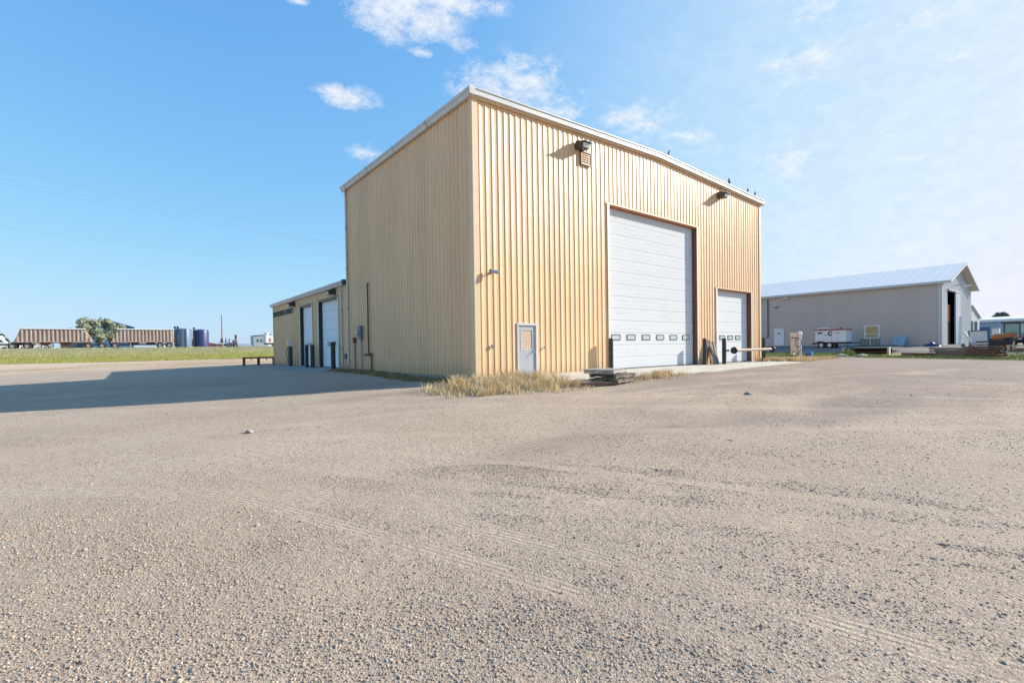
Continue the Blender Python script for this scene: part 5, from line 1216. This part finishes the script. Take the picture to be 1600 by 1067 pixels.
# ---- loose stones on the yard
def stones():
    ico = []; ph = (1+5**.5)/2
    for a in (-1, 1):
        for b in (-ph, ph): ico += [(0, a, b), (a, b, 0), (b, 0, a)]
    ico = np.array(ico, float); ico /= np.linalg.norm(ico[0])
    # faces by brute force: triples at edge distance
    d = np.linalg.norm(ico[:, None]-ico[None], axis=2); e = np.min(d[d > .1]); tri = []
    for i in range(12):
        for j in range(i+1, 12):
            for k in range(j+1, 12):
                if abs(d[i, j]-e) < .01 and abs(d[j, k]-e) < .01 and abs(d[i, k]-e) < .01:
                    nrm = np.cross(ico[j]-ico[i], ico[k]-ico[i]); tri.append((i, j, k) if nrm @ ico[i] > 0 else (i, k, j))
    tri = np.array(tri)
    oc = np.array([(1,0,0),(-1,0,0),(0,1,0),(0,-1,0),(0,0,1),(0,0,-1)], float)
    ot = np.array([(0,2,4),(2,1,4),(1,3,4),(3,0,4),(2,0,5),(1,2,5),(3,1,5),(0,3,5)])
    cx, cy = cam_loc.x, cam_loc.y
    def scatter(nn, t0, t1, p):
        # stones thin out with distance from the spot the yard is seen from; fan around the viewing heading
        uu = rng.random(nn); t = (t0**p + uu*(t1**p-t0**p))**(1/p)
        th = rng.uniform(-1.02, 1.02, nn) + math.atan2(fw.y, fw.x)
        return cx+t*np.cos(th), cy+t*np.sin(th), t
    out = []
    for (nn, t0, t1, p, V0, F0, smin, smax, nm_) in ((210000, 1.7, 6.5, 1.3, ico, tri, .0016, .0095, 'near'), (230000, 6, 30, 1.0, oc, ot, .0035, .0125, 'far')):
        x, y, t = scatter(nn, t0, t1, p)
        dens = .20 + 1.0*np.clip((vnoise(x/1.3, y/1.3, 21)*.6+vnoise(x/.45, y/.45, 22)*.5-.38)*2.4, 0, 1)
        for (ax, ay, bx, by, hw, cv) in TRACKS:      # wheels have pressed the loose stone down or aside
            dx, dy = bx-ax, by-ay; ln = math.hypot(dx, dy); dx /= ln; dy /= ln
            s_ = (x-ax)*dx+(y-ay)*dy; q_ = -(x-ax)*dy+(y-ay)*dx+cv*s_*s_
            dens = np.where(np.abs(q_) < hw*.9, dens*.18, dens)
        keep = (rng.random(nn) < dens) & ((y < -4.2) | (x < -3.2)) 
        x, y, t = x[keep], y[keep], t[keep]; n = len(x)
        s = smin + (smax-smin)*rng.random(n)**3.6
        s[rng.random(n) < .004] *= 2.2
        z = zg(x, y)
        sc = np.stack([s*rng.uniform(.8, 1.45, n), s*rng.uniform(.7, 1.1, n), s*rng.uniform(.45, .85, n)], 1)
        a = rng.uniform(0, 2*math.pi, n); ca, sa = np.cos(a), np.sin(a)
        P = V0[None]*(1+rng.uniform(-.34, .34, (n, len(V0), 1)))*sc[:, None, :]
        tl = rng.uniform(-.5, .5, n); cz, sz = np.cos(tl), np.sin(tl)
        yy = P[:, :, 1]*cz[:, None]-P[:, :, 2]*sz[:, None]; zz = P[:, :, 1]*sz[:, None]+P[:, :, 2]*cz[:, None]; P[:, :, 1] = yy; P[:, :, 2] = zz
        X = P[:, :, 0]*ca[:, None]-P[:, :, 1]*sa[:, None] + x[:, None]; Y = P[:, :, 0]*sa[:, None]+P[:, :, 1]*ca[:, None] + y[:, None]; Z = P[:, :, 2] + (z+sc[:, 2]*.30)[:, None]
        V = np.stack([X, Y, Z], 2).reshape(-1, 3); F = (F0[None]+(np.arange(n)*len(V0))[:, None, None]).reshape(-1, 3)
        pal = np.array([(.47,.39,.30), (.40,.335,.265), (.32,.285,.25), (.26,.245,.235), (.46,.335,.265), (.60,.54,.455), (.16,.15,.15), (.50,.43,.345)])
        w_ = np.array([.30, .2, .12, .09, .09, .06, .02, .12]); ci = rng.choice(len(pal), n, p=w_/w_.sum())
        C = pal[ci]*np.array([1.02, .94, .88])*rng.uniform(.8, 1.12, (n, 1)); C = np.concatenate([C, np.ones((n, 1))], 1); C = np.repeat(C, len(V0), 0)
        out.append((V, F, C))
    V = np.concatenate([out[0][0], out[1][0]]); F = np.concatenate([out[0][1], out[1][1]+len(out[0][0])]); C = np.concatenate([out[0][2], out[1][2]])
    return V, F, C
V_, F_, C_ = stones(); so = np_mesh('loose_stones', V_, F_, attr_mat('loose_stone', .9, .2), C_); tag(so, 'loose gravel stones scattered over the yard', 'gravel', kind='stuff')

# ---- grass blades
def blades(name, pts, hmin, hmax, wid, lean, pal, label, clump=0):
    n = len(pts); x, y = pts[:, 0], pts[:, 1]; z = zg(x, y) - .01
    if pts.shape[1] > 2: h = (hmin+(hmax-hmin)*rng.random(n))*pts[:, 2]
    else: h = hmin+(hmax-hmin)*rng.random(n)
    a = rng.uniform(0, 2*math.pi, n); d = np.stack([np.cos(a), np.sin(a)], 1); la = rng.uniform(0, 2*math.pi, n); ld = np.stack([np.cos(la), np.sin(la)], 1)*(lean*rng.random(n)*h)[:, None]
    w_ = wid*rng.uniform(.6, 1.3, n)
    rows = []
    for (f, wf) in ((0, 1), (.45, .8), (.8, .5), (1.0, .08)):
        c = np.stack([x + ld[:, 0]*f**2, y + ld[:, 1]*f**2, z + h*(f - .25*lean*f**3)], 1)
        off = np.stack([d[:, 0]*w_*wf, d[:, 1]*w_*wf, np.zeros(n)], 1)
        rows += [c-off, c+off]
    V = np.stack(rows, 1).reshape(-1, 3); q = np.array([(0,1,3,2), (2,3,5,4), (4,5,7,6)]); F = (q[None]+(np.arange(n)*8)[:, None, None]).reshape(-1, 4)
    pal = np.array(pal); ci = rng.integers(0, len(pal), n); C = pal[ci]*rng.uniform(.75, 1.2, (n, 1)); C = np.concatenate([C, np.ones((n, 1))], 1); C = np.repeat(C, 8, 0)
    o = np_mesh(name, V, F, M['blade'], C); tag(o, label, 'grass', kind='stuff'); return o
M['blade'] = attr_mat('grass_blade', .7, .2)
DRY = [(.84, .66, .38), (.88, .73, .47), (.76, .57, .30), (.90, .78, .54), (.50, .31, .14), (.66, .42, .2), (.36, .33, .14)]
GRN = [(.20, .28, .06), (.26, .32, .08), (.36, .34, .12), (.14, .22, .05)]
def poly_pts(cl, n):
    """clumps: (x, y, rx, ry, height factor, weight)"""
    cl = np.array(cl, float); w_ = cl[:, 5]/cl[:, 5].sum(); ci = rng.choice(len(cl), n, p=w_); c = cl[ci]
    # tussocks inside each clump
    tk_ = rng.integers(0, 14, n); ta = (ci*37+tk_*1.0); jx = np.modf(np.sin(ta*12.9898)*43758.5453)[0]; jy = np.modf(np.sin(ta*78.233)*12543.123)[0]
    x = c[:, 0]+c[:, 2]*(jx*.9)+rng.normal(0, 1, n)*c[:, 2]*.15; y = c[:, 1]+c[:, 3]*(jy*.9)+rng.normal(0, 1, n)*c[:, 3]*.15
    return np.stack([x, y, c[:, 4]*(0.6+.4*np.abs(jx))], 1)
corner = [(-2.2, -1.2, .7, .9, .75, 1.0), (-1.5, -2.0, .8, .9, 1.0, 1.5), (-.9, -.9, .8, .6, 1.1, 1.4), (-.6, -2.2, .9, .8, 1.15, 1.8), (.4, -1.6, .9, .8, 1.25, 1.8), (.3, -2.9, 1.0, .7, 1.0, 1.6), (1.3, -2.3, .7, .8, 1.3, 1.5),
          (1.2, -3.5, .9, .5, .8, 1.3), (2.4, -3.9, .9, .35, .55, .9), (3.6, -4.15, .9, .25, .4, .7), (-1.4, -3.1, .7, .5, .7, 1.0), (5.2, -4.1, .8, .35, .75, .8), (6.3, -3.95, .6, .3, .8, .6), (7.4, -3.85, .6, .2, .4, .3), (9.2, -3.8, 1.0, .15, .25, .25),
          (.5, -.35, .5, .2, .9, .6), (1.3, -.5, .5, .3, 1.0, .7), (3.5, -.15, .4, .08, .35, .2)]
corner += [(-2.9, -1.6, .5, .6, .45, .12), (-2.4, -2.9, .7, .5, .5, .2), (-.6, -3.9, 1.0, .4, .5, .3), (1.0, -4.4, 1.2, .3, .4, .25), (5.0, -4.7, 1.6, .25, .3, .15)]
P_ = poly_pts(corner, 24000); P_ = P_[~((P_[:, 0] > 1.75) & (P_[:, 1] > -3.7) & (P_[:, 1] < -.3))]; P_ = P_[(P_[:, 1] < -.06) | (P_[:, 0] < -.08)]
blades('dry_grass', P_, .12, .66, .006, .75, DRY, 'tall dry straw-coloured grass round the warehouse corner')
end_ = [(22.9, -.5, .5, .35, .9, .8), (24.2, -.8, 1.0, .6, .9, 1.5), (26, -1.0, 1.2, .9, .75, 1.5), (28.5, -.9, 1.5, 1.1, .6, 1.3), (31, -.5, 1.6, 1.2, .5, 1), (33.5, .2, 1.6, 1.2, .4, .8), (36, 1.0, 1.4, 1.2, .4, .6)]
blades('dry_grass', poly_pts(end_, 9000), .2, .6, .010, .7, DRY, 'low dry grass beyond the far right corner of the gable wall')
lw = [(-.55, y, .55, 1.0, .7, 1) for y in (1.5, 3, 4.5, 6, 7.5, 9, 10.5, 12, 13.2)]
P_ = poly_pts(lw, 24000); P_ = P_[P_[:, 0] < -.07]
blades('weeds', P_, .08, .36, .006, .7, [(.30, .25, .10), (.46, .34, .18), (.22, .21, .08), (.38, .25, .13)], 'low green and brown weeds along the shaded long wall')
gr = np.stack([37.6+rng.random(16000)**1.3*5.5, rng.uniform(-14, 9, 16000)], 1); gr = gr[vnoise(gr[:, 0]/1.2, gr[:, 1]/1.2, 40) > .35]; gr = gr[~((gr[:, 0] > 40.7) & (gr[:, 1] > -3.1) & (gr[:, 1] < .7))]
blades('yard_grass', gr, .08, .30, .016, .6, GRN+[(.5, .44, .2)], 'patchy green grass along the far edge of the gravel on the right')
tall = poly_pts([(39.6, -.6, .4, .35, 1.2, 1), (39.9, -.1, .4, .3, 1.0, 1)], 420); blades('tall_weeds', tall, .3, .75, .02, .6, GRN, 'taller green weeds in front of the platform')
vg = np.stack([rng.uniform(-34, 18, 16000), 58+rng.random(16000)*16], 1)
blades('verge_grass', vg, .05, .16, .035, .6, [(.32, .31, .08), (.36, .33, .10), (.42, .37, .15)], 'short green grass growing in the roadside ditch')
vg = np.stack([rng.uniform(-34, 18, 22000), 74+rng.random(22000)*18], 1); vg = vg[vnoise(vg[:, 0]/2.2, vg[:, 1]/1.1, 50) > .48]
blades('verge_grass', vg, .06, .20, .035, .7, [(.45, .40, .22), (.52, .47, .28), (.36, .34, .15), (.30, .30, .12)], 'straw-coloured tufts along the top of the roadside verge')
